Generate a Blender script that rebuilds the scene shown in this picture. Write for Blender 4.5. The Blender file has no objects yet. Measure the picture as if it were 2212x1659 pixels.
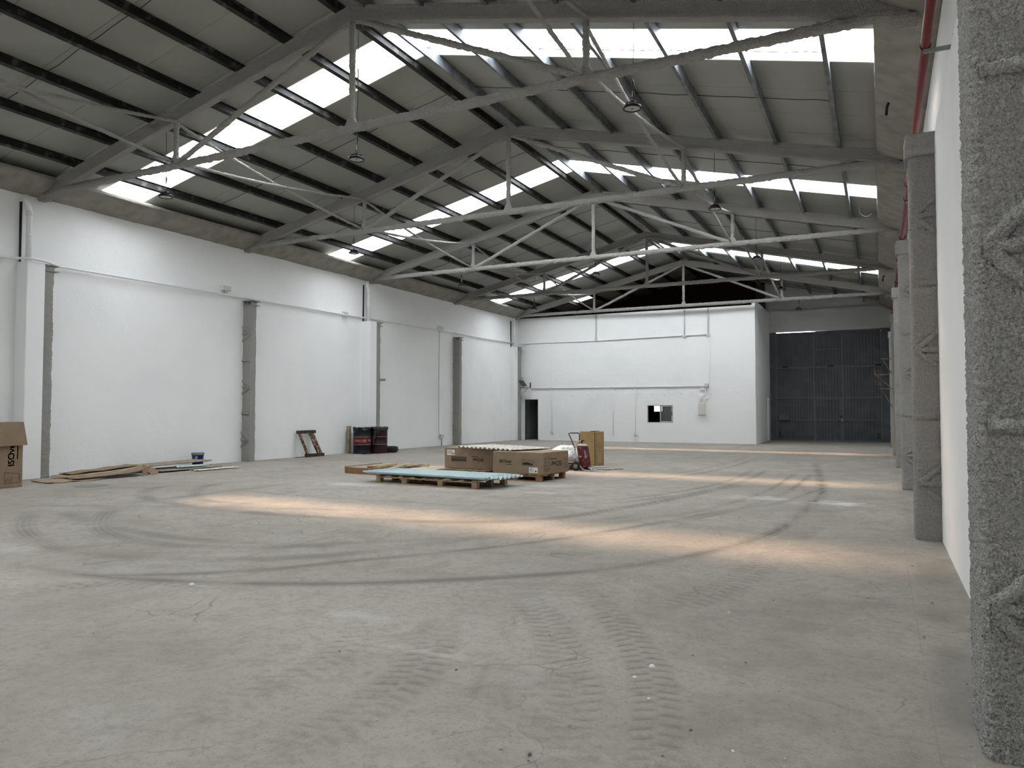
import bpy, math, random
import numpy as np
from mathutils import Vector, Matrix
random.seed(7)
RNG = np.random.RandomState(11)
scene = bpy.context.scene
COL = scene.collection

# ------------------------------------------------------------------ camera
cam_d = bpy.data.cameras.new('camera')
cam_d.sensor_width = 36.0
cam_d.lens = 1603.49 / 2212 * 36.0
cam_d.clip_start = 0.05
cam_d.clip_end = 300
cam = bpy.data.objects.new('camera', cam_d)
COL.objects.link(cam)
cam.location = (0, 0, 1.474)
cam.rotation_euler = (math.pi / 2 + 0.0364, 0, 0.4612)
scene.camera = cam

# ------------------------------------------------------------------ world, sun, exposure
world = bpy.data.worlds.new('sky')
scene.world = world
world.use_nodes = True
wn = world.node_tree
bg = wn.nodes['Background']
bg.inputs['Color'].default_value = (0.93, 0.97, 1.0, 1)
bg.inputs['Strength'].default_value = 13.7
sun_d = bpy.data.lights.new('sun', 'SUN')
sun_d.energy = 8.2
sun_d.color = (1.0, 0.66, 0.43)
sun_d.angle = math.radians(5.5)
sun = bpy.data.objects.new('sun', sun_d)
COL.objects.link(sun)
sun.location = (-14, 25, 20)
sun.rotation_euler = Vector((0.91, -0.41, -1.0)).to_track_quat('-Z', 'Y').to_euler()
vs = scene.view_settings
vs.view_transform = 'Standard'
vs.look = 'None'
vs.exposure = 0.0
vs.gamma = 1.0
vs.use_curve_mapping = False
scene.cycles.max_bounces = 5
scene.cycles.diffuse_bounces = 4
scene.cycles.glossy_bounces = 2
scene.cycles.transmission_bounces = 4
scene.cycles.transparent_max_bounces = 8
scene.cycles.caustics_reflective = False
scene.cycles.caustics_refractive = False
scene.cycles.use_adaptive_sampling = True
scene.cycles.adaptive_threshold = 0.05

# hall measures (metres)
S = 6.0
XC, Y1 = -8.083, 10.07
XWL, XWR = -16.78, 0.60
SL = 0.232
ZAP, ZCH = 8.34, 6.358        # rafter centre line at the ridge, bottom chord
ROOF = 0.30                   # underside of the roof panels above the rafter line
YA, YB, YG = -8.9, 34.5, 39.3
TY = [Y1 + S * i for i in range(-1, 5)]     # six trusses, the first one over the camera
def zr(x, off=0.0):
    return ZAP + off - SL * abs(x - XC)
STRIPS = [-4.85, 3.20, 11.25, 19.30, 30.80, 35.40]
PW = 1.15
# portals only steer the sampling of the daylight through the roof lights
for ys in STRIPS:
    for sd in ((-1, 1) if ys < 35 else (-1,)):
        xm = XC + sd * 4.15
        L = bpy.data.lights.new('skylight_portal', 'AREA')
        L.shape = 'RECTANGLE'
        L.size = 8.3 / math.cos(math.atan(SL))
        L.size_y = PW
        L.cycles.is_portal = True
        o = bpy.data.objects.new('skylight_portal', L)
        COL.objects.link(o)
        o.location = (xm, ys + PW / 2, zr(xm, ROOF + 0.10))
        o.rotation_euler = (0, sd * math.atan(SL), 0)

# ------------------------------------------------------------------ helpers
def prop(o, label=None, cat=None, group=None, kind=None):
    if label: o['label'] = label
    if cat: o['category'] = cat
    if group: o['group'] = group
    if kind: o['kind'] = kind
    return o
def thing(name, label, cat, loc=(0, 0, 0), rz=0.0, group=None):
    o = bpy.data.objects.new(name, None)
    o.empty_display_size = 0.2
    COL.objects.link(o)
    o.location = loc
    o.rotation_euler = (0, 0, rz)
    return prop(o, label, cat, group)
def mesh_obj(name, V, F, mat, parent=None, smooth=False, world=True):
    """one mesh object; world=True: coordinates are world ones, turned local to an unrotated parent"""
    me = bpy.data.meshes.new(name)
    V = np.asarray(V, float)
    if parent is not None and world:
        V = V - np.array(parent.location)
        if parent.parent: V = V - np.array(parent.parent.location)
    me.from_pydata(V.tolist(), [], [list(f) for f in F])
    if smooth: me.polygons.foreach_set('use_smooth', [True] * len(me.polygons))
    if mat: me.materials.append(mat)
    me.update()
    if smooth == 'auto': me.set_sharp_from_angle(angle=math.radians(38))
    o = bpy.data.objects.new(name, me)
    COL.objects.link(o)
    if parent is not None: o.parent = parent
    return o
class MB:
    def __init__(s): s.V, s.F = [], []
    def add(s, V, F):
        n = len(s.V)
        s.V += [tuple(v) for v in V]
        s.F += [tuple(i + n for i in f) for f in F]
        return s
    def box(s, x0, x1, y0, y1, z0, z1):
        return s.add([(x0,y0,z0),(x1,y0,z0),(x1,y1,z0),(x0,y1,z0),(x0,y0,z1),(x1,y0,z1),(x1,y1,z1),(x0,y1,z1)],
            [(0,3,2,1),(4,5,6,7),(0,1,5,4),(1,2,6,5),(2,3,7,6),(3,0,4,7)])
    def bbox(s, x0, x1, y0, y1, z0, z1, b):
        """box with chamfered vertical and horizontal edges"""
        V = []
        for z, i in ((z0, b), (z0 + b, 0), (z1 - b, 0), (z1, b)):
            c = b
            V += [(x0+c+i*0, y0+i, z), (x1-c, y0+i, z), (x1-i, y0+c, z), (x1-i, y1-c, z), (x1-c, y1-i, z), (x0+c, y1-i, z), (x0+i, y1-c, z), (x0+i, y0+c, z)]
        F = [tuple(range(7, -1, -1)), tuple(range(24, 32))]
        for r in range(3):
            for k in range(8):
                F.append((r*8+k, r*8+(k+1) % 8, r*8+8+(k+1) % 8, r*8+8+k))
        return s.add(V, F)
    def bar(s, p0, p1, w, h, up=(0, 0, 1)):
        p0, p1 = Vector(p0), Vector(p1)
        d = (p1 - p0).normalized()
        u = Vector(up)
        a = d.cross(u)
        if a.length < 1e-4: a = d.cross(Vector((0, 1, 0)))
        a.normalize(); u = a.cross(d)
        a *= w / 2; u *= h / 2
        V = [p0-a-u, p0+a-u, p0+a+u, p0-a+u, p1-a-u, p1+a-u, p1+a+u, p1-a+u]
        return s.add(V, [(0,3,2,1),(4,5,6,7),(0,1,5,4),(1,2,6,5),(2,3,7,6),(3,0,4,7)][::1])
    def tube(s, pts, r, n=8, cap=True):
        pts = [Vector(p) for p in pts]
        rs = r if isinstance(r, (list, tuple)) else [r] * len(pts)
        m = len(pts)
        t0 = (pts[1] - pts[0]).normalized()
        ref = Vector((0, 0, 1)) if abs(t0.z) < .9 else Vector((1, 0, 0))
        a = t0.cross(ref).normalized()
        V, F = [], []
        for i, p in enumerate(pts):
            t = (pts[min(i+1, m-1)] - pts[max(i-1, 0)]).normalized()
            a = (a - t * a.dot(t)).normalized()
            b = t.cross(a)
            for k in range(n):
                an = 2 * math.pi * k / n
                V.append(p + (a * math.cos(an) + b * math.sin(an)) * rs[i])
        for i in range(m - 1):
            for k in range(n):
                F.append((i*n+k, i*n+(k+1) % n, i*n+n+(k+1) % n, i*n+n+k))
        if cap:
            F.append(tuple(range(n - 1, -1, -1)))
            F.append(tuple((m-1)*n + k for k in range(n)))
        return s.add(V, F)
    def lathe(s, prof, n=24, c=(0, 0, 0), cap0=True, cap1=True):
        V, F = [], []
        for r, z in prof:
            for k in range(n):
                a = 2 * math.pi * k / n
                V.append((c[0] + r*math.cos(a), c[1] + r*math.sin(a), c[2] + z))
        m = len(prof)
        for i in range(m - 1):
            for k in range(n):
                F.append((i*n+k, i*n+(k+1) % n, i*n+n+(k+1) % n, i*n+n+k))
        if cap0: F.append(tuple(range(n - 1, -1, -1)))
        if cap1: F.append(tuple((m-1)*n + k for k in range(n)))
        return s.add(V, F)
    def build(s, name, mat, parent=None, smooth=False, world=True):
        return mesh_obj(name, s.V, s.F, mat, parent, smooth, world)
def copy_tree(o, parent=None):
    c = o.copy()
    COL.objects.link(c)
    if parent is not None: c.parent = parent
    for ch in list(o.children): copy_tree(ch, c)
    return c

# lattice noise
_T = RNG.rand(48, 48, 48)
def vnoise(P, sc, seed=0):
    Q = P * sc + seed * 7.31
    I = np.floor(Q).astype(int)
    f = Q - I
    f = f * f * (3 - 2 * f)
    out = 0
    for dx in (0, 1):
        for dy in (0, 1):
            for dz in (0, 1):
                w = (f[:, 0] if dx else 1 - f[:, 0]) * (f[:, 1] if dy else 1 - f[:, 1]) * (f[:, 2] if dz else 1 - f[:, 2])
                out = out + w * _T[(I[:, 0]+dx) % 48, (I[:, 1]+dy) % 48, (I[:, 2]+dz) % 48]
    return out * 2 - 1
def foam_sweep(prof, p0, p1, m, amp, nsc, up=(0, 0, 1), big=0.5, sag=0.0, caps=True, seed=0, floor=None):
    """closed profile [(a,b)] swept from p0 to p1 with a lumpy sprayed skin"""
    p0, p1 = Vector(p0), Vector(p1)
    d = (p1 - p0).normalized()
    a = d.cross(Vector(up))
    if a.length < 1e-4: a = d.cross(Vector((0, 1, 0)))
    a.normalize(); b = a.cross(d)
    pr = np.array(prof, float); n = len(pr)
    nx = np.roll(pr, -1, 0) - np.roll(pr, 1, 0)
    nr = np.stack([nx[:, 1], -nx[:, 0]], 1)
    nr /= np.linalg.norm(nr, axis=1)[:, None] + 1e-9
    area = 0.5 * np.sum(pr[:, 0]*np.roll(pr[:, 1], -1) - np.roll(pr[:, 0], -1)*pr[:, 1])
    if area < 0: nr = -nr
    A, B = np.array(a), np.array(b)
    off = pr[:, :1] * A + pr[:, 1:] * B
    nrm = nr[:, :1] * A + nr[:, 1:] * B
    t = np.linspace(0, 1, m + 1)
    base = np.array(p0)[None] + t[:, None] * np.array(p1 - p0)[None]
    base[:, 2] -= sag * 4 * t * (1 - t)
    V = (base[:, None, :] + off[None]).reshape(-1, 3)
    N = np.broadcast_to(nrm[None], (m + 1, n, 3)).reshape(-1, 3)
    h = vnoise(V, nsc, seed) * 0.6 + vnoise(V, nsc * 2.3, seed + 1) * 0.4
    g = vnoise(V, nsc * 0.18, seed + 2) * big
    V = V + N * (amp * (h + g))[:, None]
    F = []
    for i in range(m):
        for k in range(n):
            q = (i*n+k, i*n+(k+1) % n, (i+1)*n+(k+1) % n, (i+1)*n+k)
            F.append(q if area > 0 else q[::-1])
    if caps:
        c0, c1 = tuple(range(n)), tuple(m*n + k for k in range(n))
        F.append(c0[::-1] if area > 0 else c0)
        F.append(c1 if area > 0 else c1[::-1])
    return V, F
def rect_prof(w, h, k=1, r=0.2):
    """rounded rectangle outline with k extra points per side"""
    w2, h2 = w / 2, h / 2
    c = min(w, h) * r
    P = []
    cs = [(w2, -h2 + c), (w2, h2 - c), (w2 - c, h2), (-w2 + c, h2), (-w2, h2 - c), (-w2, -h2 + c), (-w2 + c, -h2), (w2 - c, -h2)]
    for i in range(8):
        p, q = cs[i], cs[(i + 1) % 8]
        P.append(p)
        if i % 2 == 0:
            L = math.hypot(q[0]-p[0], q[1]-p[1])
            kk = k if isinstance(k, int) else max(0, int(L / k) - 1)
            for j in range(kk):
                f = (j + 1) / (kk + 1)
                P.append((p[0] + (q[0]-p[0])*f, p[1] + (q[1]-p[1])*f))
    return P
def text_geo(txt, size, stretch=1.0):
    cu = bpy.data.curves.new('t', 'FONT')
    cu.body = txt
    cu.size = size
    cu.align_x = 'CENTER'; cu.align_y = 'CENTER'
    cu.offset = size * 0.025
    cu.resolution_u = 3
    ob = bpy.data.objects.new('t', cu)
    COL.objects.link(ob)
    dg = bpy.context.evaluated_depsgraph_get()
    me = bpy.data.meshes.new_from_object(ob.evaluated_get(dg))
    V = [(v.co.x * stretch, v.co.y) for v in me.vertices]
    F = [tuple(p.vertices) for p in me.polygons]
    bpy.data.objects.remove(ob); bpy.data.curves.remove(cu); bpy.data.meshes.remove(me)
    return V, F
ORD = ['nearest', 'second', 'third', 'fourth', 'fifth', 'sixth', 'seventh']

# ------------------------------------------------------------------ materials
def mat(name, col, rough=0.8, metal=0.0, bump=None, var=None, spec=0.3, bump2=None, vscale=3.0):
    """principled material; bump=(scale,strength,dist); var=(scale, second colour, low, high)"""
    m = bpy.data.materials.new(name)
    m.use_nodes = True
    nt = m.node_tree
    b = nt.nodes['Principled BSDF']
    b.inputs['Base Color'].default_value = (*col, 1)
    b.inputs['Roughness'].default_value = rough
    b.inputs['Metallic'].default_value = metal
    b.inputs['Specular IOR Level'].default_value = spec
    tc = nt.nodes.new('ShaderNodeTexCoord')
    geo = nt.nodes.new('ShaderNodeNewGeometry')
    if var:
        n = nt.nodes.new('ShaderNodeTexNoise')
        n.inputs['Scale'].default_value = var[0]
        n.inputs['Detail'].default_value = 3
        nt.links.new(geo.outputs['Position'], n.inputs['Vector'])
        r = nt.nodes.new('ShaderNodeMapRange')
        r.inputs[1].default_value = var[2]; r.inputs[2].default_value = var[3]
        nt.links.new(n.outputs['Fac'], r.inputs[0])
        mx = nt.nodes.new('ShaderNodeMix'); mx.data_type = 'RGBA'
        mx.inputs[6].default_value = (*col, 1); mx.inputs[7].default_value = (*var[1], 1)
        nt.links.new(r.outputs[0], mx.inputs[0])
        nt.links.new(mx.outputs[2], b.inputs['Base Color'])
    prev = None
    for bp in (bump, bump2):
        if not bp: continue
        n = nt.nodes.new('ShaderNodeTexNoise')
        n.inputs['Scale'].default_value = bp[0]
        n.inputs['Detail'].default_value = 2
        n.inputs['Roughness'].default_value = 0.6
        nt.links.new(geo.outputs['Position'], n.inputs['Vector'])
        bn = nt.nodes.new('ShaderNodeBump')
        bn.inputs['Strength'].default_value = bp[1]
        bn.inputs['Distance'].default_value = bp[2]
        nt.links.new(n.outputs['Fac'], bn.inputs['Height'])
        if prev: nt.links.new(prev.outputs['Normal'], bn.inputs['Normal'])
        nt.links.new(bn.outputs['Normal'], b.inputs['Normal'])
        prev = bn
    return m
M = {}
M['plaster'] = mat('white_plaster', (0.86, 0.87, 0.865), 0.92, spec=0.1, bump=(2.2, 0.35, 0.03), bump2=(13, 0.45, 0.010), var=(0.6, (0.82, 0.835, 0.835), 0.45, 0.7))
M['plaster_r'] = mat('white_plaster_smooth', (0.88, 0.88, 0.86), 0.92, spec=0.1, bump=(2.0, 0.25, 0.02), bump2=(14, 0.2, 0.006), var=(0.7, (0.83, 0.83, 0.81), 0.45, 0.7))
M['shaded_wall'] = mat('shaded_white_wall', (0.58, 0.58, 0.565), 0.85, bump=(6, 0.3, 0.02), var=(0.8, (0.52, 0.52, 0.51), 0.4, 0.65))  # white gate wall; its weaker light is put into this grey
M['foam'] = mat('sprayed_fireproofing', (0.47, 0.461, 0.43), 0.95, bump=(110, 1.0, 0.02), bump2=(42, 0.8, 0.03), var=(80, (0.365, 0.357, 0.332), 0.40, 0.64), spec=0.1)
M['gutter'] = mat('sprayed_gutter', (0.31, 0.298, 0.268), 0.95, bump=(40, 0.6, 0.015), bump2=(4, 0.35, 0.04), var=(3, (0.245, 0.235, 0.21), 0.4, 0.65), spec=0.1)
M['panel'] = mat('roof_panel_grey', (0.315, 0.32, 0.295), 0.5, bump=(2, 0.1, 0.02), var=(0.5, (0.275, 0.28, 0.26), 0.4, 0.65))
M['black_steel'] = mat('black_or_shaded_steel', (0.014, 0.014, 0.014), 0.55, bump=(20, 0.4, 0.01), var=(5, (0.075, 0.072, 0.066), 0.57, 0.67))  # on the left purlins the black holds shade on ordinary steel
M['zinc'] = mat('galvanised_steel', (0.17, 0.185, 0.20), 0.5, 0.1, var=(4, (0.10, 0.107, 0.112), 0.42, 0.62))
M['rod'] = mat('dark_rod', (0.03, 0.03, 0.03), 0.6)
M['white_paint'] = mat('white_painted_pipe', (0.78, 0.79, 0.80), 0.5)
M['box_grey'] = mat('grey_box_plastic', (0.56, 0.57, 0.56), 0.5)
M['cream_metal'] = mat('cream_metal', (0.66, 0.65, 0.60), 0.5)
M['red_pipe'] = mat('red_pipe_paint', (0.175, 0.018, 0.021), 0.4, var=(8, (0.125, 0.016, 0.018), 0.5, 0.7))
M['steel_grey'] = mat('bracket_steel', (0.27, 0.29, 0.29), 0.5, 0.4)
M['rust'] = mat('rusty_steel', (0.16, 0.07, 0.045), 0.85, bump=(60, 0.4, 0.005), var=(18, (0.26, 0.20, 0.16), 0.45, 0.65))
M['arm'] = mat('brown_grey_steel', (0.22, 0.185, 0.155), 0.85, var=(14, (0.13, 0.085, 0.065), 0.48, 0.62))
M['gate'] = mat('gate_blue_grey', (0.058, 0.070, 0.076), 0.42, 0.0, var=(2.2, (0.080, 0.093, 0.098), 0.45, 0.7), spec=0.5)
M['gate_bar'] = mat('gate_frame_blue_grey', (0.115, 0.131, 0.139), 0.45)  # lighter than the sheets: light caught by the bars put into colour
M['black'] = mat('black_plastic', (0.012, 0.012, 0.014), 0.4)
M['black_al'] = mat('black_aluminium', (0.015, 0.015, 0.017), 0.45, 0.2)
M['lens'] = mat('lamp_lens', (0.42, 0.42, 0.40), 0.3)
M['cable'] = mat('green_cable', (0.04, 0.13, 0.06), 0.6)
M['card'] = mat('brown_cardboard', (0.27, 0.195, 0.130), 0.85, var=(6, (0.235, 0.170, 0.113), 0.4, 0.65), bump=(25, 0.1, 0.004))
M['card_pale'] = mat('pale_cardboard', (0.40, 0.31, 0.21), 0.85, var=(7, (0.32, 0.24, 0.16), 0.4, 0.65), bump=(20, 0.2, 0.005))
M['ink'] = mat('black_print', (0.02, 0.018, 0.016), 0.7)
M['ink2'] = mat('brown_print', (0.10, 0.075, 0.055), 0.7)
M['paper'] = mat('white_sticker', (0.72, 0.72, 0.70), 0.6)
M['wood'] = mat('pallet_wood', (0.34, 0.235, 0.14), 0.85, var=(9, (0.23, 0.155, 0.095), 0.4, 0.62), bump=(40, 0.3, 0.004))
M['wood_pale'] = mat('pale_plywood', (0.60, 0.49, 0.34), 0.8, var=(5, (0.50, 0.40, 0.27), 0.4, 0.65))
M['wood_brown'] = mat('brown_timber', (0.27, 0.15, 0.075), 0.8, var=(7, (0.19, 0.105, 0.055), 0.4, 0.62), bump=(30, 0.3, 0.004))
M['wood_old'] = mat('weathered_timber', (0.30, 0.215, 0.145), 0.9, var=(14, (0.05, 0.04, 0.032), 0.47, 0.56), bump=(40, 0.5, 0.006))
M['wood_dark'] = mat('dark_stained_timber', (0.045, 0.036, 0.026), 0.9, var=(10, (0.12, 0.10, 0.075), 0.5, 0.7))
M['oak'] = mat('oak_veneer', (0.40, 0.27, 0.125), 0.6, var=(5, (0.34, 0.225, 0.10), 0.4, 0.65))
M['green_tape'] = mat('green_tape', (0.13, 0.17, 0.05), 0.6)
M['fibre'] = mat('fibre_cement', (0.70, 0.67, 0.60), 0.9, var=(6, (0.50, 0.47, 0.40), 0.4, 0.65))
M['fibre_dirty'] = mat('dirty_fibre_cement', (0.33, 0.29, 0.22), 0.9, var=(6, (0.22, 0.19, 0.14), 0.4, 0.65))
M['drum_black'] = mat('drum_black', (0.008, 0.009, 0.012), 0.5, var=(9, (0.016, 0.018, 0.021), 0.5, 0.7), spec=0.25)
M['drum_red'] = mat('drum_red_band', (0.15, 0.008, 0.012), 0.55, var=(9, (0.10, 0.008, 0.010), 0.45, 0.65))
M['drum_maroon'] = mat('drum_maroon', (0.032, 0.005, 0.007), 0.55, var=(7, (0.020, 0.004, 0.006), 0.45, 0.65))
M['drum_ink'] = mat('worn_white_paint', (0.40, 0.37, 0.35), 0.6, var=(30, (0.22, 0.13, 0.12), 0.5, 0.65))
M['bag'] = mat('black_bin_bag', (0.007, 0.007, 0.008), 0.22, bump=(18, 0.6, 0.03), spec=0.6)
M['rubber'] = mat('tyre_rubber', (0.022, 0.022, 0.022), 0.8, bump=(60, 0.3, 0.005))
M['white_film'] = mat('white_plastic_film', (0.80, 0.81, 0.81), 0.35, bump=(26, 0.7, 0.03), spec=0.6)
M['ext_red'] = mat('extinguisher_red', (0.088, 0.014, 0.017), 0.5, var=(13, (0.26, 0.225, 0.21), 0.58, 0.68))
M['ext_white'] = mat('paint_splashed_white', (0.46, 0.43, 0.38), 0.6)
M['bucket_blue'] = mat('bucket_blue', (0.012, 0.014, 0.10), 0.4)
M['bucket_lid'] = mat('bucket_lid_grey', (0.20, 0.23, 0.23), 0.5)
M['brick'] = mat('dark_brick', (0.030, 0.010, 0.007), 0.9, bump=(12, 0.4, 0.02), var=(3, (0.016, 0.008, 0.006), 0.4, 0.65))
M['brown_post'] = mat('brown_render', (0.07, 0.058, 0.045), 0.9, bump=(12, 0.4, 0.02))
M['room_dark'] = mat('unlit_room', (0.10, 0.095, 0.085), 0.9)
M['door_green'] = mat('grey_green_door', (0.060, 0.075, 0.072), 0.5)
M['alu'] = mat('aluminium_frame', (0.46, 0.46, 0.43), 0.4, 0.5)
M['iron'] = mat('cast_iron', (0.22, 0.21, 0.195), 0.7)
M['pebble'] = mat('rubble', (0.50, 0.48, 0.44), 0.9, var=(5, (0.14, 0.13, 0.12), 0.45, 0.6))
M['panel_edge'] = mat('skylight_trim', (0.66, 0.65, 0.58), 0.6)
# translucent things
def clear_mat(name, tint, t_share, rough=0.25, translucent=(0.8, 0.83, 0.85)):
    m = bpy.data.materials.new(name); m.use_nodes = True
    nt = m.node_tree
    for n in list(nt.nodes):
        if n.type != 'OUTPUT_MATERIAL': nt.nodes.remove(n)
    out = nt.nodes['Material Output']
    tr = nt.nodes.new('ShaderNodeBsdfTransparent'); tr.inputs[0].default_value = (*tint, 1)
    tl = nt.nodes.new('ShaderNodeBsdfTranslucent'); tl.inputs[0].default_value = (*translucent, 1)
    mx = nt.nodes.new('ShaderNodeMixShader'); mx.inputs[0].default_value = t_share
    nt.links.new(tl.outputs[0], mx.inputs[1]); nt.links.new(tr.outputs[0], mx.inputs[2])
    nt.links.new(mx.outputs[0], out.inputs[0])
    return m
M['skylight'] = clear_mat('skylight_polycarbonate', (0.96, 0.98, 1.0), 0.75)
M['skylight_sun_cut'] = clear_mat('skylight_sun_cut_polycarbonate', (0.96, 0.98, 1.0), 0.14)  # made milky on the right slope to keep sun off that wall
def blue_sheet_mat():
    m = mat('pale_blue_plastic_sheet', (0.66, 0.775, 0.79), 0.12, spec=1.0)
    nt = m.node_tree
    b = nt.nodes['Principled BSDF']; out = nt.nodes['Material Output']
    tr = nt.nodes.new('ShaderNodeBsdfTransparent'); tr.inputs[0].default_value = (0.86, 0.96, 0.97, 1)
    mx = nt.nodes.new('ShaderNodeMixShader'); mx.inputs[0].default_value = 0.42
    nt.links.new(b.outputs[0], mx.inputs[1]); nt.links.new(tr.outputs[0], mx.inputs[2])
    nt.links.new(mx.outputs[0], out.inputs[0])
    return m
M['blue_sheet'] = blue_sheet_mat()
def glass_mat():
    m = mat('dusty_glass', (0.10, 0.115, 0.115), 0.15, spec=0.6)
    nt = m.node_tree
    b = nt.nodes['Principled BSDF']; out = nt.nodes['Material Output']
    tr = nt.nodes.new('ShaderNodeBsdfTransparent'); tr.inputs[0].default_value = (0.8, 0.85, 0.85, 1)
    mx = nt.nodes.new('ShaderNodeMixShader'); mx.inputs[0].default_value = 0.25
    nt.links.new(b.outputs[0], mx.inputs[1]); nt.links.new(tr.outputs[0], mx.inputs[2])
    nt.links.new(mx.outputs[0], out.inputs[0])
    return m
M['glass'] = glass_mat()
def emit_mat(name, col, st):
    m = bpy.data.materials.new(name); m.use_nodes = True
    b = m.node_tree.nodes['Principled BSDF']
    b.inputs['Base Color'].default_value = (*col, 1)
    b.inputs['Emission Color'].default_value = (*col, 1)
    b.inputs['Emission Strength'].default_value = st
    return m
M['lit'] = emit_mat('lit_window', (0.95, 1.0, 0.95), 1.6)
def floor_mat():
    m = bpy.data.materials.new('dusty_concrete'); m.use_nodes = True
    nt = m.node_tree; L = nt.links
    b = nt.nodes['Principled BSDF']
    b.inputs['Roughness'].default_value = 0.82
    b.inputs['Specular IOR Level'].default_value = 0.25
    geo = nt.nodes.new('ShaderNodeNewGeometry')
    def noise(sc, det=6, rough=0.6, dist=0.0):
        n = nt.nodes.new('ShaderNodeTexNoise')
        n.inputs['Scale'].default_value = sc; n.inputs['Detail'].default_value = det
        n.inputs['Roughness'].default_value = rough; n.inputs['Distortion'].default_value = dist
        L.new(geo.outputs['Position'], n.inputs['Vector'])
        return n.outputs['Fac']
    def rng(s, a, b_, c=0, d=1):
        r = nt.nodes.new('ShaderNodeMapRange')
        for i, v in zip((1, 2, 3, 4), (a, b_, c, d)): r.inputs[i].default_value = v
        L.new(s, r.inputs[0]); return r.outputs[0]
    def mix(f, a, c):
        x = nt.nodes.new('ShaderNodeMix'); x.data_type = 'RGBA'
        for k, v in ((6, a), (7, c)):
            if isinstance(v, tuple): x.inputs[k].default_value = (*v, 1)
            else: L.new(v, x.inputs[k])
        if isinstance(f, float): x.inputs[0].default_value = f
        else: L.new(f, x.inputs[0])
        return x.outputs[2]
    c = mix(rng(noise(0.35, 3, 0.6, 0.6), 0.35, 0.68), (0.400, 0.372, 0.330), (0.318, 0.292, 0.255))
    c = mix(rng(noise(1.1, 4, 0.65, 1.0), 0.5, 0.72, 0, 0.7), c, (0.265, 0.236, 0.207))
    c = mix(rng(noise(0.7, 3, 0.7, 0.3), 0.55, 0.75, 0, 0.55), c, (0.41, 0.40, 0.37))
    c = mix(rng(noise(4.5, 5, 0.72, 0.8), 0.48, 0.74, 0, 0.6), c, (0.235, 0.210, 0.182))
    c = mix(rng(noise(2.2, 3, 0.7, 0.5), 0.56, 0.72, 0, 0.45), c, (0.30, 0.252, 0.215))
    c = mix(rng(noise(17, 4, 0.75), 0.50, 0.72, 0, 0.6), c, (0.21, 0.192, 0.170))
    c = mix(rng(noise(70, 2, 0.7), 0.60, 0.72, 0, 0.65), c, (0.17, 0.16, 0.148))
    # hairline cracks, broken up by noise
    vo = nt.nodes.new('ShaderNodeTexVoronoi'); vo.feature = 'DISTANCE_TO_EDGE'; vo.inputs['Scale'].default_value = 1.7
    nz = nt.nodes.new('ShaderNodeTexNoise'); nz.inputs['Scale'].default_value = 2.6; nz.inputs['Detail'].default_value = 4
    L.new(geo.outputs['Position'], nz.inputs['Vector'])
    va = nt.nodes.new('ShaderNodeVectorMath'); va.operation = 'MULTIPLY_ADD'
    L.new(nz.outputs['Color'], va.inputs[0]); va.inputs[1].default_value = (.32, .32, 0); L.new(geo.outputs['Position'], va.inputs[2])
    L.new(va.outputs[0], vo.inputs['Vector'])
    ck = rng(vo.outputs['Distance'], 0.0, 0.013, 1, 0)
    mm = nt.nodes.new('ShaderNodeMath'); mm.operation = 'MULTIPLY'
    L.new(ck, mm.inputs[0]); L.new(rng(noise(0.9, 2), 0.54, 0.64, 0, 0.6), mm.inputs[1])
    c = mix(mm.outputs[0], c, (0.10, 0.092, 0.082))
    at = nt.nodes.new('ShaderNodeAttribute'); at.attribute_name = 'dirt'
    c = mix(rng(at.outputs['Fac'], 0, 1, 0, 0.85), c, (0.150, 0.136, 0.120))
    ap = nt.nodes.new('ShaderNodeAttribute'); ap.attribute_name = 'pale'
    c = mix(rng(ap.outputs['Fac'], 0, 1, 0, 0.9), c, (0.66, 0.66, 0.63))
    L.new(c, b.inputs['Base Color'])
    b1 = nt.nodes.new('ShaderNodeBump'); b1.inputs['Strength'].default_value = 0.55; b1.inputs['Distance'].default_value = 0.01
    L.new(noise(45, 3, 0.7), b1.inputs['Height'])
    L.new(b1.outputs['Normal'], b.inputs['Normal'])
    return m
M['floor'] = floor_mat()
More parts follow.
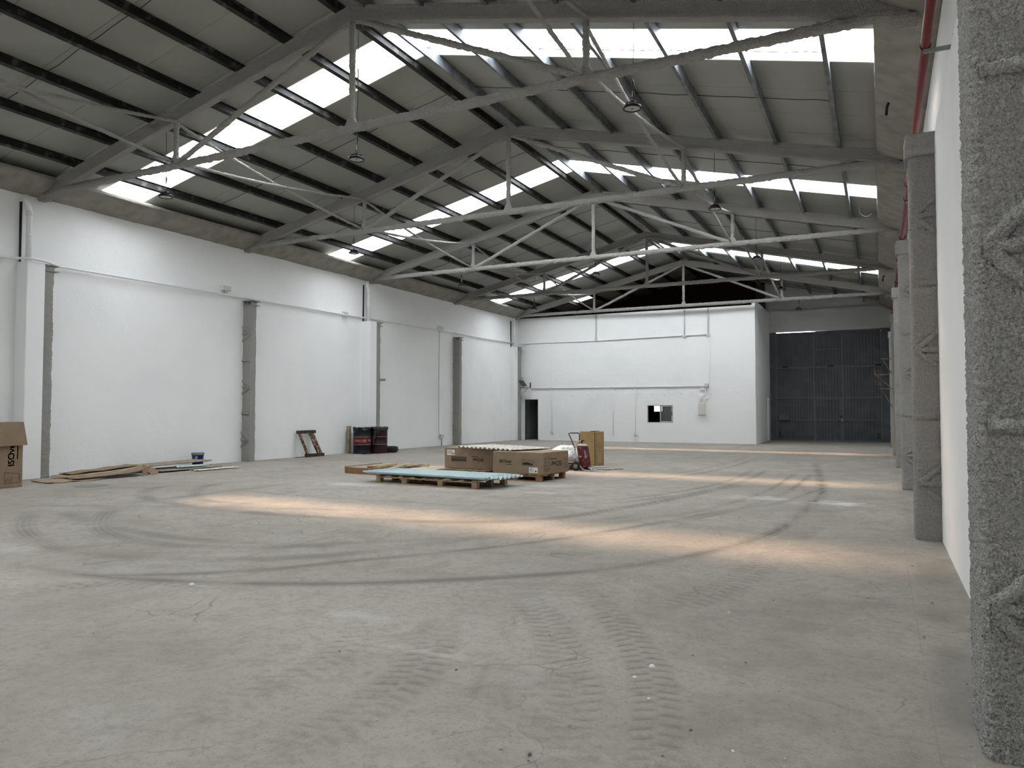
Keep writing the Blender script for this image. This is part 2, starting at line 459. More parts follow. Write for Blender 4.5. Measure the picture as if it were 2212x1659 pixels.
# ------------------------------------------------------------------ floor
TR = {
'A1':[(-7.71,4.31),(-6.23,4.36),(-5.15,4.65),(-4.12,5.12),(-2.97,5.98),(-2.18,6.87),(-1.57,8.17),(-1.17,9.75),(-1.02,12.62),(-1.03,15.35),(-1.70,22.76)],
'A2':[(-7.17,4.01),(-6.01,4.54),(-5.22,5.15),(-4.72,5.87),(-3.67,7.38),(-2.89,9.10),(-2.14,11.16),(-1.51,12.70),(-1.03,15.35)],
'A3':[(-12.67,10.59),(-12.47,9.69),(-11.72,8.92),(-10.44,8.29),(-8.18,8.06),(-6.25,8.24),(-4.46,8.98),(-3.51,11.07),(-2.52,15.61)],
'A4':[(-11.53,7.10),(-10.96,6.52),(-9.94,5.82),(-8.84,5.31),(-7.65,5.01),(-6.50,5.17),(-5.12,5.98),(-4.04,8.13),(-3.02,10.45)],
'A5':[(-10.51,7.92),(-10.29,7.30),(-9.24,6.39),(-8.25,5.86),(-7.22,5.68),(-6.10,6.01),(-4.99,7.01),(-3.97,7.98),(-2.48,10.99)],
'A6':[(-12.09,12.02),(-12.08,10.89),(-11.38,9.77),(-10.09,8.81),(-8.81,8.76)],
'A7':[(-10.70,7.51),(-10.79,9.22),(-10.84,10.78),(-10.91,12.02)],
'A8':[(-11.07,7.02),(-9.32,6.35),(-7.10,6.07),(-5.50,6.43)],
'A9':[(-12.35,6.88),(-10.68,7.65),(-8.93,8.32),(-6.83,9.01)],
'A10':[(-5.68,14.05),(-4.54,15.76),(-3.84,19.77),(-3.60,25.45)],
'A11':[(-2.77,9.59),(-2.16,11.44),(-1.74,14.54),(-1.66,19.22)],
'A12':[(-10.65,10.13),(-9.19,10.01),(-7.97,10.00),(-6.75,10.11),(-5.41,10.01)],
'A13':[(-5.23,10.53),(-4.07,11.44),(-3.12,13.85),(-2.75,16.64),(-2.76,20.31)],
'A14':[(-9.10,5.08),(-6.92,5.23),(-5.47,6.39),(-3.45,6.95),(-2.22,7.70)],
'L1':[(-0.80,2.6),(-0.87,3.07),(-0.99,3.56),(-1.13,4.00),(-1.32,4.42),(-1.63,4.97),(-1.97,5.49),(-2.37,5.98)],
'L2':[(-2.51,2.24),(-2.39,2.44),(-2.31,2.84),(-2.36,3.43),(-2.50,3.88),(-2.78,4.46)],
'L3':[(-3.18,2.13),(-3.03,2.49),(-2.94,2.91),(-2.96,3.37),(-3.03,3.82),(-3.20,4.45)],
'L4':[(-6.17,3.45),(-6.17,3.91),(-5.98,4.19),(-5.58,4.45),(-4.59,4.66)],
'L5':[(-1.56,5.33),(-1.42,5.61),(-1.17,6.58),(-1.01,8.02),(-0.89,9.69),(-0.79,11.29),(-0.75,12.44)],
'L6':[(-2.68,5.38),(-2.48,5.24),(-2.13,4.84),(-1.70,4.13),(-1.44,3.66),(-1.35,3.15),(-1.37,2.81)],
'L7':[(-0.17,6.89),(-0.03,6.45),(0.05,5.80),(0.10,5.59)],
}
#        half width, darkness, twin spacing
ARC = {'A1':(.085,.85,0),'A2':(.08,.68,0),'A3':(.13,.60,-1),'A4':(.13,.58,-1),'A5':(.13,.58,-1),'A6':(.12,.52,-1),'A7':(.12,.42,-1),'A8':(.12,.46,-1),
       'A9':(.10,.4,0),'A10':(.07,.45,.4),'A11':(.06,.62,.35),'A12':(.035,.8,0),'A13':(.07,.55,.3),'A14':(.12,.3,0)}      # -1: one ribbed tyre print
#        half width, pitch, darkness, relief
LUG = {'L1':(.15,.105,.62,.006),'L2':(.19,.105,.62,.007),'L3':(.15,.11,.42,.005),'L4':(.14,.12,.6,.004),'L5':(.20,.115,.5,.004),'L6':(.17,.105,.5,.005),'L7':(.14,.10,.5,.003)}
def spline(P, n=14):
    P = np.array(P, float)
    Q = np.vstack([2*P[0]-P[1], P, 2*P[-1]-P[-2]])
    out = []
    for i in range(1, len(Q) - 2):
        for t in np.linspace(0, 1, n, endpoint=False):
            a, b, c, d = Q[i-1], Q[i], Q[i+1], Q[i+2]
            out.append(0.5*((2*b) + (c-a)*t + (2*a-5*b+4*c-d)*t*t + (-a+3*b-3*c+d)*t**3))
    out.append(P[-1])
    out = np.array(out)
    s = np.concatenate([[0], np.cumsum(np.linalg.norm(np.diff(out, axis=0), axis=1))])
    return out, s
TS = {k: spline(v) for k, v in TR.items()}
def track_uv(x, y, k, wmax):
    """distance across and length along a track for points near it"""
    C_, s_ = TS[k]
    ok = (x > C_[:, 0].min()-wmax) & (x < C_[:, 0].max()+wmax) & (y > C_[:, 1].min()-wmax) & (y < C_[:, 1].max()+wmax)
    ix = np.nonzero(ok)[0]
    if len(ix) == 0: return ix, None, None, None
    best = np.full(len(ix), 1e9); U = np.zeros(len(ix)); W = np.zeros(len(ix))
    px, py = x[ix], y[ix]
    for i in range(len(C_) - 1):
        a, b = C_[i], C_[i+1]
        d = b - a; l2 = d @ d
        if l2 < 1e-9: continue
        t = np.clip(((px-a[0])*d[0] + (py-a[1])*d[1]) / l2, 0, 1)
        ex, ey = px - a[0] - t*d[0], py - a[1] - t*d[1]
        q = ex*ex + ey*ey
        m = q < best
        best[m] = q[m]
        U[m] = s_[i] + t[m]*math.sqrt(l2)
        W[m] = ((ex*d[1] - ey*d[0]) / math.sqrt(l2))[m]
    dist = np.sqrt(best)
    keep = dist < wmax
    return ix[keep], U[keep], W[keep], s_[-1]
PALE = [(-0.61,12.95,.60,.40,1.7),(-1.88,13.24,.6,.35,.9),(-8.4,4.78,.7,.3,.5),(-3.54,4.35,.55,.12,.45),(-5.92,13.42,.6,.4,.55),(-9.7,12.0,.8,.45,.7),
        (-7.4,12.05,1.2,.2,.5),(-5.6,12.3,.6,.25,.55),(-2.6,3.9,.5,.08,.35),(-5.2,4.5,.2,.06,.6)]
floor = mesh_obj('floor', [(-17.3,-9.2,-.03),(1.0,-9.2,-.03),(1.0,39.9,-.03),(-17.3,39.9,-.03)], [(0,1,2,3)], M['room_dark'])
prop(floor, kind='structure')
def slab(x0, x1, y0, y1, res):
    e = 0.005
    xs = np.concatenate([[x0], np.linspace(x0+e, x1-e, max(2, int((x1-x0)/res))), [x1]])
    ys = np.concatenate([[y0], np.linspace(y0+e, y1-e, max(2, int((y1-y0)/res))), [y1]])
    X, Y = np.meshgrid(xs, ys)
    x, y = X.ravel(), Y.ravel()
    P = np.stack([x, y, np.zeros_like(x)], 1)
    dirt = np.zeros_like(x); z = vnoise(P, 5.0, 3)*0.0012
    if res < 0.07: z += vnoise(P, 17.0, 4)*0.0009
    patch = np.clip(vnoise(P, 1.7, 9)*0.9 + 0.75, 0.42, 1)
    for k, (hw, dk, tw) in ARC.items():
        ix, u, w, tot = track_uv(x, y, k, hw + abs(tw) + .2)
        if len(ix) == 0: continue
        f = 0
        if tw < 0: f = np.clip(1.25 - np.abs(w)/hw, 0, 1)**.6*(np.abs(w) < hw*1.25)*(0.38 + 0.62*(0.5 + 0.5*np.cos(w*2*math.pi/.066)))
        for c in (() if tw < 0 else ((-tw/2, tw/2) if tw else (0,))):
            f = np.maximum(f, np.exp(-(((w-c)/hw)**2)) * (0.75 + 0.25*np.cos((w-c)*90)))
        ends = np.clip(np.minimum(u, tot-u)/0.8, 0, 1)
        dirt[ix] = np.maximum(dirt[ix], 1.55*dk*f*ends*patch[ix])
    for k, (hw, pitch, dk, rel) in LUG.items():
        ix, u, w, tot = track_uv(x, y, k, hw + .1)
        if len(ix) == 0: continue
        a = np.abs(w)/hw
        ph = u/pitch + np.where(w > 0, 0.5, 0) + 0.5*(w/hw)**2 + 0.12*vnoise(P[ix], 6, 8)
        g0 = np.clip((1.0 - np.abs(np.abs(w)/hw - .42)/.5), 0, 1)
        g = np.clip(np.sin(2*math.pi*ph)*1.5 - .25, -1, 1)*np.clip(g0*2.2, 0, 1)
        env = np.clip((1.08-a)/0.2, 0, 1)*np.clip(np.minimum(u, tot-u)/0.5, 0, 1)*patch[ix]
        dirt[ix] = np.maximum(dirt[ix], dk*env*(0.22 + 0.85*np.clip(g, 0, 1)))
        z[ix] += rel*env*(-0.3 - g*0.6)
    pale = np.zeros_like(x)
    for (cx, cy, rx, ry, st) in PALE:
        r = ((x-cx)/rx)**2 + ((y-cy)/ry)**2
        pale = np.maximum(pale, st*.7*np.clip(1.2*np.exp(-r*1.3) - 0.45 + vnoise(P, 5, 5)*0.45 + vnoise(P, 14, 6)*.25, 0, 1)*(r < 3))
    # grime along the right wall and the slab joints
    grime = np.clip((x - 0.2)/0.1, 0, 1)*0.35 + np.clip((x+2.2)/2.2, 0, 1)*0.30*np.clip((9-y)/4, 0, 1)
    dirt = np.maximum(dirt, grime*np.clip(vnoise(P, 3.1, 6)+.6, 0, 1))
    nx, ny = len(xs), len(ys)
    edge = np.zeros((ny, nx), bool); edge[0] = edge[-1] = True; edge[:, 0] = edge[:, -1] = True
    e1 = edge.ravel()
    z[e1] = -0.0025
    dirt[e1] = 0.4
    z[~e1] -= max(0, z.max())
    V = np.stack([x, y, z], 1)
    I = np.arange(nx*ny).reshape(ny, nx)
    Q = np.stack([I[:-1, :-1], I[:-1, 1:], I[1:, 1:], I[1:, :-1]], -1).reshape(-1, 4)
    me = bpy.data.meshes.new('floor_slab')
    me.vertices.add(len(V)); me.vertices.foreach_set('co', V.ravel())
    me.loops.add(Q.size); me.loops.foreach_set('vertex_index', Q.ravel())
    me.polygons.add(len(Q)); me.polygons.foreach_set('loop_start', np.arange(0, Q.size, 4))
    me.polygons.foreach_set('loop_total', np.full(len(Q), 4))
    me.polygons.foreach_set('use_smooth', np.ones(len(Q), bool))
    me.update(calc_edges=True)
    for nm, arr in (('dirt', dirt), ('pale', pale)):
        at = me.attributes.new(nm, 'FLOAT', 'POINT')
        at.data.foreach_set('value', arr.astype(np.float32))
    me.materials.append(M['floor'])
    o = bpy.data.objects.new('floor_slab', me)
    COL.objects.link(o); o.parent = floor
XS = [-16.8, -10.46, -5.13, 0.2, 0.72]
YS = [-8.9, -2.0, 3.83, 9.65, 15.5, 21.3, 27.1, 33.0, 39.6]
for j in range(8):
    for i in range(4):
        yc = YS[j+1]
        r = 0.12
        if j == 2: r = (0.028, 0.020, 0.018, 0.018)[i]
        elif j == 1: r = (0.3, 0.06, 0.022, 0.022)[i]
        elif j == 3: r = 0.045
        elif j == 4: r = 0.07
        elif j == 0: r = 0.6
        slab(XS[i], XS[i+1], YS[j], YS[j+1], r)

# ------------------------------------------------------------------ walls
def grid_wall(name, fixed, axis, a0, a1, z0, z1, res, amp, mat_, kind=True, sgn=1, parent=None):
    """uneven plaster face at axis=fixed"""
    A = np.linspace(a0, a1, int((a1-a0)/res)+1); Z = np.linspace(z0, z1, int((z1-z0)/res)+1)
    AA, ZZ = np.meshgrid(A, Z)
    n = len(A)
    P = np.stack([np.full(AA.size, fixed), AA.ravel(), ZZ.ravel()], 1)
    d = vnoise(P, .8, 1)*amp + vnoise(P, 2.7, 2)*amp*.5
    V = np.stack([fixed + sgn*(d - amp*1.2), AA.ravel(), ZZ.ravel()], 1) if axis == 'x' else np.stack([AA.ravel(), fixed + sgn*(d - amp*1.2), ZZ.ravel()], 1)
    I = np.arange(n*len(Z)).reshape(len(Z), n)
    Q = np.stack([I[:-1, :-1], I[:-1, 1:], I[1:, 1:], I[1:, :-1]], -1).reshape(-1, 4)
    o = mesh_obj(name, V, Q.tolist(), mat_, parent, smooth=True)
    if kind: prop(o, kind='structure')
    return o
grid_wall('wall_left', XWL, 'x', YA, YB+.3, -.02, 6.75, .16, .016, M['plaster'])
# solid behind the left wall so that no light leaks
prop(MB().box(XWL-.5, XWL-.06, YA-.3, YG+.3, -.05, 6.72).build('wall_left_core', M['plaster']), kind='structure')
# right wall: thicker below, set back above a rounded ledge
ys = np.linspace(YA, YG+.2, 190)
prof = [(XWR, -.02), (XWR, 1.5), (XWR, 3.0), (XWR, 4.62), (XWR+.015, 4.76), (XWR+.05, 4.82), (XWR+.10, 4.87), (XWR+.115, 5.0), (XWR+.115, 6.75), (XWR+.6, 6.75), (XWR+.6, -.02)]
V = [(p[0], y, p[1]) for y in ys for p in prof]
V = np.array(V); V[:, 2] += np.where((V[:, 2] > 4.6) & (V[:, 2] < 5.1), 0.02*vnoise(V, .9, 3), 0)
n = len(prof); F = []
for i in range(len(ys)-1):
    for k in range(n-1):
        F.append((i*n+k, (i+1)*n+k, (i+1)*n+k+1, i*n+k+1))
prop(mesh_obj('wall_right', V, F, M['plaster_r']), kind='structure')
# rear wall behind the photographer
prop(MB().box(-17.3, 1.2, YA-.3, YA, -.05, 8.9).build('wall_rear', M['plaster_r']), kind='structure')
# end wall with the gate, white on the right of the block, bare brick above the block
ZL = 6.49
XB = -5.0
w = MB()
w.box(XB-.3, -4.99, YG, YG+.3, 0, ZL)
w.box(0.42, 1.2, YG, YG+.3, 0, ZL)
w.box(-4.99, 0.42, YG, YG+.3, 5.42, ZL)
prop(w.build('wall_gate', M['shaded_wall']), kind='structure')
w = MB()
zt = lambda x: zr(x, ROOF+.05)
w.add([(XB-.2,YG+.16,ZL),(1.2,YG+.16,ZL),(1.2,YG+.16,zt(1.2)),(XB-.2,YG+.16,zt(XB-.2)),(XB-.2,YG+.3,ZL),(1.2,YG+.3,ZL),(1.2,YG+.3,zt(1.2)),(XB-.2,YG+.3,zt(XB-.2))],
      [(0,1,2,3),(7,6,5,4),(0,4,5,1),(3,2,6,7),(0,3,7,4),(1,5,6,2)])
prop(w.build('wall_gate_upper', M['shaded_wall']), kind='structure')
w = MB()
w.add([(-17.3,YG+.1,0),(XB-.2,YG+.1,0),(XB-.2,YG+.1,zt(XB-.2)),(XC,YG+.1,zt(XC)),(-17.3,YG+.1,zt(-17.3)),(-17.3,YG+.35,0),(XB-.2,YG+.35,0),(XB-.2,YG+.35,zt(XB-.2)),(XC,YG+.35,zt(XC)),(-17.3,YG+.35,zt(-17.3))],
      [(0,1,2,3,4),(9,8,7,6,5),(0,5,6,1),(1,6,7,2),(2,7,8,3),(3,8,9,4),(4,9,5,0)])
prop(w.build('wall_gable', M['brick']), kind='structure')
prop(MB().box(XB-.62, XB-.2, YG-.12, YG+.1, 6.2, zt(XB-.2)-.12).build('trim_1', M['brown_post']), kind='structure')
# white block across the end of the hall
DX0, DX1, DZ = -16.40, -15.66, 2.07
WX0, WX1, WZ0, WZ1 = -9.96, -8.73, 0.92, 1.75
ZB = 6.24
def wall_cells(name, xs, zs, holes, y0, y1, m):
    """front wall face with openings, subdivided, plus its thickness"""
    b = MB()
    for i in range(len(xs)-1):
        for j in range(len(zs)-1):
            if (i, j) in holes: continue
            b.box(xs[i], xs[i+1], y0, y1, zs[j], zs[j+1])
    return b.build(name, m)
prop(wall_cells('wall_back', [XWL-.1, DX0, DX1, WX0, WX1, XB], [-.02, WZ0, WZ1, DZ, ZB],
     {(1,0),(1,1),(1,2),(3,1)}, YB, YB+.16, M['plaster']), kind='structure')
prop(MB().box(XB-.16, XB, YB+.16, YG+.02, -.02, ZB+.22).build('wall_partition', M['plaster']), kind='structure')
prop(MB().box(XWL-.1, XB-.16, YB+.16, YG+.1, 2.9, 3.05).build('ceiling_1', M['room_dark']), kind='structure')
prop(MB().box(XWL-.1, XB-.16, YB+.16, YG+.1, 6.0, 6.1).build('ceiling_2', M['brown_post']), kind='structure')
wb = bpy.data.objects['wall_back']
for k in range(15):      # trowelled-over fixing holes in a row
    x, z = -15.0 + k*.66 + .08*math.sin(k*2.7), 2.32 + .03*math.sin(k*1.9)
    n = 12; V = [(x, YB-.009, z)]
    for q in range(n):
        a = 2*math.pi*q/n; r = (.10+.035*math.sin(q*2.1+k)); V.append((x+r*math.cos(a), YB-.006, z+r*.8*math.sin(a)))
    for q in range(n):
        a = 2*math.pi*q/n; r = (.12+.035*math.sin(q*2.1+k)); V.append((x+r*math.cos(a), YB+.002, z+r*.8*math.sin(a)))
    F = [(0, q+1, (q+1) % n+1) for q in range(n)] + [(q+1, q+1+n, (q+1) % n+1+n, (q+1) % n+1) for q in range(n)]
    mesh_obj('plaster_patch', V, F, M['plaster'], wb)
# dark rooms behind the door and the window
prop(MB().box(-14.6, -14.5, YB+.16, YG+.1, 0, 2.9).build('wall_room', M['room_dark']), kind='structure')
# door
d = prop(bpy.data.objects.new('door_1', None), kind='structure'); COL.objects.link(d); d.location = (DX0, YB+.1, 0)
b = MB(); b.box(DX0, DX0+.05, YB-.004, YB+.17, 0, DZ); b.box(DX1-.03, DX1, YB-.004, YB+.17, 0, DZ); b.box(DX0+.05, DX1-.03, YB-.004, YB+.17, DZ-.035, DZ)
b.build('door_frame', M['door_green'], d)
hx, hy = DX0+.20, YB+.95
b = MB(); b.bar((DX0+.33, YB+.75, .02), (DX1+.10, YB+.95, .02), .04, .01)
lf = MB(); lf.add([(hx,hy,.01),(hx+.46,hy-.28,.01),(hx+.48,hy-.245,.01),(hx+.02,hy+.035,.01),(hx,hy,DZ-.06),(hx+.46,hy-.28,DZ-.06),(hx+.48,hy-.245,DZ-.06),(hx+.02,hy+.035,DZ-.06)],
   [(0,3,2,1),(4,5,6,7),(0,1,5,4),(1,2,6,5),(2,3,7,6),(3,0,4,7)])
leaf = lf.build('door_leaf', M['door_green'], d)
MB().tube([(hx+.08,hy-.06,1.02),(hx+.06,hy-.12,1.02),(hx+.18,hy-.19,1.02)], .011, 6).build('door_handle', M['black'], leaf, world=False).location = (-DX0, -(YB+.1), 0)
# sliding window
wd = prop(bpy.data.objects.new('window_1', None), kind='structure'); COL.objects.link(wd); wd.location = (WX0, YB, WZ0)
yf = YB+.015
b = MB(); b.box(WX0, WX1, yf, yf+.07, WZ0, WZ0+.03); b.box(WX0, WX1, yf, yf+.07, WZ1-.03, WZ1); b.box(WX0, WX0+.035, yf, yf+.07, WZ0+.03, WZ1-.03); b.box(WX1-.035, WX1, yf, yf+.07, WZ0+.03, WZ1-.03)
b.build('window_frame', M['alu'], wd)
wm = WX0+.60
b = MB(); ya, yz = yf+.01, yf+.04
b.box(wm, wm+.05, ya, yz, WZ0+.03, WZ1-.03); b.box(WX1-.08, WX1-.036, ya, yz, WZ0+.03, WZ1-.03)
b.box(wm+.05, WX1-.08, ya, yz, WZ0+.03, WZ0+.075); b.box(wm+.05, WX1-.08, ya, yz, WZ1-.07, WZ1-.03)
sash = b.build('window_sash', M['alu'], wd)
mesh_obj('window_pane', [(wm+.05-WX0, ya+.015-YB, .075),(WX1-.08-WX0, ya+.015-YB, .075),(WX1-.08-WX0, ya+.015-YB, WZ1-.07-WZ0),(wm+.05-WX0, ya+.015-YB, WZ1-.07-WZ0)], [(0,1,2,3)], M['glass'], sash, world=False)
MB().box(WX1-.072-WX0, WX1-.044-WX0, ya-.012-YB, ya-YB, .34, .52).build('window_latch', M['black'], sash, world=False)
w2 = prop(bpy.data.objects.new('window_2', None), kind='structure'); COL.objects.link(w2); w2.location = (-10.9, 39.3, 1.3)
MB().box(-10.97, -10.50, 39.32, 39.37, 1.45, 1.76).build('bright_pane', M['lit'], w2)
b = MB(); b.box(-11.0, -10.97, 39.3, 39.39, 1.42, 1.79); b.box(-10.50, -10.47, 39.3, 39.39, 1.42, 1.79); b.box(-10.97, -10.50, 39.3, 39.39, 1.42, 1.45); b.box(-10.97, -10.50, 39.3, 39.39, 1.76, 1.79)
b.build('pane_surround', M['room_dark'], w2)

# ------------------------------------------------------------------ roof: sandwich panels and roof lights
ceil = prop(bpy.data.objects.new('ceiling', None), kind='structure'); COL.objects.link(ceil); ceil.location = (XC, 15, 6.6)
ye = 11.25 - 18*PW
n_pan = int(round((39.65 - ye)/PW)) + 1
pm = {}
for sd in (-1, 1):
    x_e = -17.1 if sd < 0 else 0.95
    def rp(x, y, o):        # point on the roof, o above its underside
        return (x, y, zr(x, ROOF) + o)
    prf = [(0,.062),(0,.014),(.006,0),(PW-.006,0),(PW,.014),(PW,.062)]
    V = [(x, p[0], zr(x, ROOF)+p[1]) for x in (XC, x_e) for p in prf]
    F = [(0,1,2,3,4,5),(11,10,9,8,7,6)] + [(k, k+6, (k+1) % 6+6, (k+1) % 6) for k in range(6)]
    proto = None
    for i in range(n_pan):
        y = ye + i*PW
        if sd < 0 and abs(y - STRIPS[-1]) < .3:
            for x0_, x1_, pn in ((XC, -13.2, 0), (-13.2, -14.4, 1), (-14.4, x_e, 0)):
                if pn:
                    mesh_obj('skylight_pane', [(x0_,y-.02,zr(x0_,ROOF)+.058),(x1_,y-.02,zr(x1_,ROOF)+.058),(x1_,y+PW+.02,zr(x1_,ROOF)+.058),(x0_,y+PW+.02,zr(x0_,ROOF)+.058)], [(0,1,2,3)], M['skylight'], ceil)
                else:
                    mesh_obj('roof_panel', [(x, y+p[0], zr(x, ROOF)+p[1]) for x in (x0_, x1_) for p in prf], F, M['panel'], ceil)
            continue
        if any(abs(y - s) < .3 for s in STRIPS) and y < 35:
            s0 = min(STRIPS, key=lambda s: abs(s - y))
            pane = mesh_obj('skylight_pane', [(XC,y-.02,zr(XC,ROOF)+.058),(x_e,y-.02,zr(x_e,ROOF)+.058),(x_e,y+PW+.02,zr(x_e,ROOF)+.058),(XC,y+PW+.02,zr(XC,ROOF)+.058)], [(0,1,2,3)], M['skylight'] if sd < 0 else M['skylight_sun_cut'], ceil)
            for yy in (y, y+PW-.03):
                b = MB().add([(XC,yy,zr(XC,ROOF)+.0),(x_e,yy,zr(x_e,ROOF)+.0),(x_e,yy+.03,zr(x_e,ROOF)+.0),(XC,yy+.03,zr(XC,ROOF)+.0),(XC,yy,zr(XC,ROOF)+.055),(x_e,yy,zr(x_e,ROOF)+.055),(x_e,yy+.03,zr(x_e,ROOF)+.055),(XC,yy+.03,zr(XC,ROOF)+.055)],
                    [(0,3,2,1),(4,5,6,7),(0,1,5,4),(1,2,6,5),(2,3,7,6),(3,0,4,7)])
                b.build('skylight_trim', M['panel_edge'], ceil)
            continue
        if proto is None:
            proto = mesh_obj('roof_panel', V, F, M['panel'], None)
            proto.parent = ceil; proto.location = (-ceil.location[0], y-ceil.location[1], -ceil.location[2])
        else:
            c = proto.copy(); COL.objects.link(c)
            c.location = (-ceil.location[0], y-ceil.location[1], -ceil.location[2])
# ------------------------------------------------------------------ trusses
XL_, XR_ = -16.72, 0.40
XA, XBn = (XL_ - .1 + XC)/2, (XR_ + .1 + XC)/2
def truss_proto():
    t = thing('roof_truss', 'x', 'truss', (XC, TY[0], 0))
    y = TY[0]
    def part(name, prof, p0, p1, m, amp, nsc, **k):
        V, F = foam_sweep(prof, p0, p1, m, amp, nsc, **k)
        return mesh_obj(name, V, F, M['foam'], t, smooth='auto')
    rp = []
    corners = [(-.075,-.13),(.075,-.13),(.075,-.085),(.045,-.072),(.045,.075),(.075,.088),(.075,.13),(-.075,.13),(-.075,.088),(-.045,.075),(-.045,-.072),(-.075,-.085)]
    for i_ in range(12):
        a_, b_ = corners[i_], corners[(i_+1) % 12]
        L_ = math.hypot(b_[0]-a_[0], b_[1]-a_[1]); k_ = 3 if L_ > .1 else 1
        rp += [(a_[0]+(b_[0]-a_[0])*q/k_, a_[1]+(b_[1]-a_[1])*q/k_) for q in range(k_)]
    part('rafter', rp, (XL_, y, zr(XL_)), (XC, y, zr(XC)), 330, .008, 30)
    part('rafter', rp, (XC, y, zr(XC)), (XR_, y, zr(XR_)), 330, .008, 30, seed=3)
    cp = rect_prof(.12, .14, 1, .3)
    part('bottom_chord', cp, (XL_, y, ZCH-.02), (XR_, y, ZCH-.02), 640, .017, 28, seed=5)
    pp = rect_prof(.10, .10, 1, .3)
    for x, s in ((XA, 6), (XC, 7), (XBn, 8)):
        part('post', pp, (x, y, ZCH), (x, y, zr(x)-.08), 70, .016, 30, seed=s, up=(0, 1, 0))
    dp = rect_prof(.10, .10, 1, .3)
    part('diagonal', dp, (XA+.08, y, ZCH+.03), (XC-.15, y, zr(XC)-.15), 180, .016, 30, seed=9)
    part('diagonal', dp, (XC+.15, y, zr(XC)-.15), (XBn-.08, y, ZCH+.03), 180, .016, 30, seed=10)
    for x, w in ((XA, .05), (XC, .04), (XBn, .05)):
        # foam-filled gusset fanning out at the foot of the post
        V = []; 
        g = MB()
        gp = [(x-w-.10, ZCH-.02), (x+w+.10, ZCH-.02), (x+.045, ZCH+.17), (x-.045, ZCH+.17)]
        g.add([(a, y-.045, b_) for a, b_ in gp] + [(a, y+.045, b_) for a, b_ in gp], [(0,1,2,3),(7,6,5,4),(0,4,5,1),(1,5,6,2),(2,6,7,3),(3,7,4,0)])
        g.build('gusset', M['foam'], t)
    for x in (XL_+.06, XR_-.06):
        V, F = foam_sweep(rect_prof(.20, .16, 2, .3), (x-.12, y, ZCH-.12), (x+.12, y, ZCH-.12), 10, .025, 12, seed=12)
        mesh_obj('bearing', V, F, M['foam'], t, smooth=True)
    return t
t0 = truss_proto()
TN = ['', 'nearest one, its ridge at the top edge', 'second from the front', 'third from the front', 'fourth from the front', 'farthest one, along the top of the end block']
for i, y in enumerate(TY):
    t = t0 if i == 0 else copy_tree(t0)
    t.location = (XC, y, 0)
    prop(t, 'grey foam-coated roof truss, ' + TN[i] if i else 'grey foam-coated roof truss passing just overhead, out of the picture', 'truss', 'roof trusses')

# ------------------------------------------------------------------ purlins
for sd in (-1, 1):
    for k in range(7):
        x = XC + sd*(.28 + 1.19*k)
        z1 = zr(x, ROOF) - .005
        th = math.atan(SL)*(-sd)
        b = MB()
        def q(a, h): return (x + a*math.cos(th) + h*math.sin(th)*0, z1 - .16 + h + a*SL*(-sd))
        if sd < 0:      # I section, its shaded side put into the black
            out = [(-.045,0),(.045,0),(.045,.012),(.006,.016),(.006,.144),(.045,.148),(.045,.16),(-.045,.16),(-.045,.148),(-.006,.144),(-.006,.016),(-.045,.012)]
        else:           # galvanised channel, web towards the hall's left side
            out = [(.035,-.05),(.035,.16),(-.035,.16),(-.035,.154),(.029,.154),(.029,-.044),(-.029,-.044),(-.029,-.02),(-.035,-.02),(-.035,-.05)]
        n = len(out)
        V = []
        for y in (YA+.02, YG+.05):
            for a, h in out:
                px, pz = q(a, h); V.append((px, y, pz))
        F = [tuple(range(n)), tuple(range(2*n-1, n-1, -1))] + [(j, j+n, (j+1) % n+n, (j+1) % n) for j in range(n)]
        o = mesh_obj('roof_purlin', V, F, M['black_steel'] if sd < 0 else M['zinc'])
        where = 'closest to the ridge' if k == 0 else ('lowest, closest to the eave' if k == 6 else ORD[k] + ' down from the ridge')
        prop(o, ('dark-shaded steel purlin under the left roof slope, ' if sd < 0 else 'galvanised steel purlin under the right roof slope, ') + where, 'purlin', 'left slope purlins' if sd < 0 else 'right slope purlins')
# tie rods between the purlins
for j in range(-1, 5):
    for f_, nm in ((1.86, 'nearer'), (3.80, 'farther')):
        y = Y1 + S*j + f_
        for sd in (-1, 1):
            pts = []
            for k in range(0, 27):
                x = XC + sd*(.28 + 1.19*6/26*k*1.0)
                pts.append((x, y + .012*math.sin(k*1.7), zr(x, ROOF) - .055 + .006*math.sin(k*2.3)))
            o = MB().tube(pts, .007, 5).build('tie_rod', M['rod'])
            bay = ['before the nearest truss', 'behind the nearest truss', 'behind the second truss', 'behind the third truss', 'behind the fourth truss', 'behind the farthest truss'][j+1]
            prop(o, f'thin dark tie rod, {"left" if sd < 0 else "right"} slope, {nm} of two {bay}', 'tie rod', 'roof tie rods')
# braces between neighbouring trusses
for j in range(5):
    ya, yb = TY[j], TY[j+1]
    bay = ['before the nearest truss', 'behind the nearest truss', 'behind the second truss', 'behind the third truss', 'behind the fourth truss'][j]
    for x_, side in ((XA, 'left'), (XBn, 'right')):
        for up, nm in ((0, 'falling away from the viewer'), (1, 'rising away from the viewer')):
            za, zb_ = zr(x_)-.12, ZCH+.05
            x = x_ + (.05 if up else -.05)
            p0, p1 = ((x, ya+.05, zb_), (x, yb-.05, za)) if up else ((x, ya+.05, za), (x, yb-.05, zb_))
            V, F = foam_sweep(rect_prof(.06, .06, 1, .3), p0, p1, 170, .012, 32, sag=.10, seed=20+j)
            o = mesh_obj('cross_brace', V, F, M['foam'], None, smooth=True)
            prop(o, f'thin foam-coated brace, {side} half, {nm}, {bay}', 'brace', 'braces between the trusses')

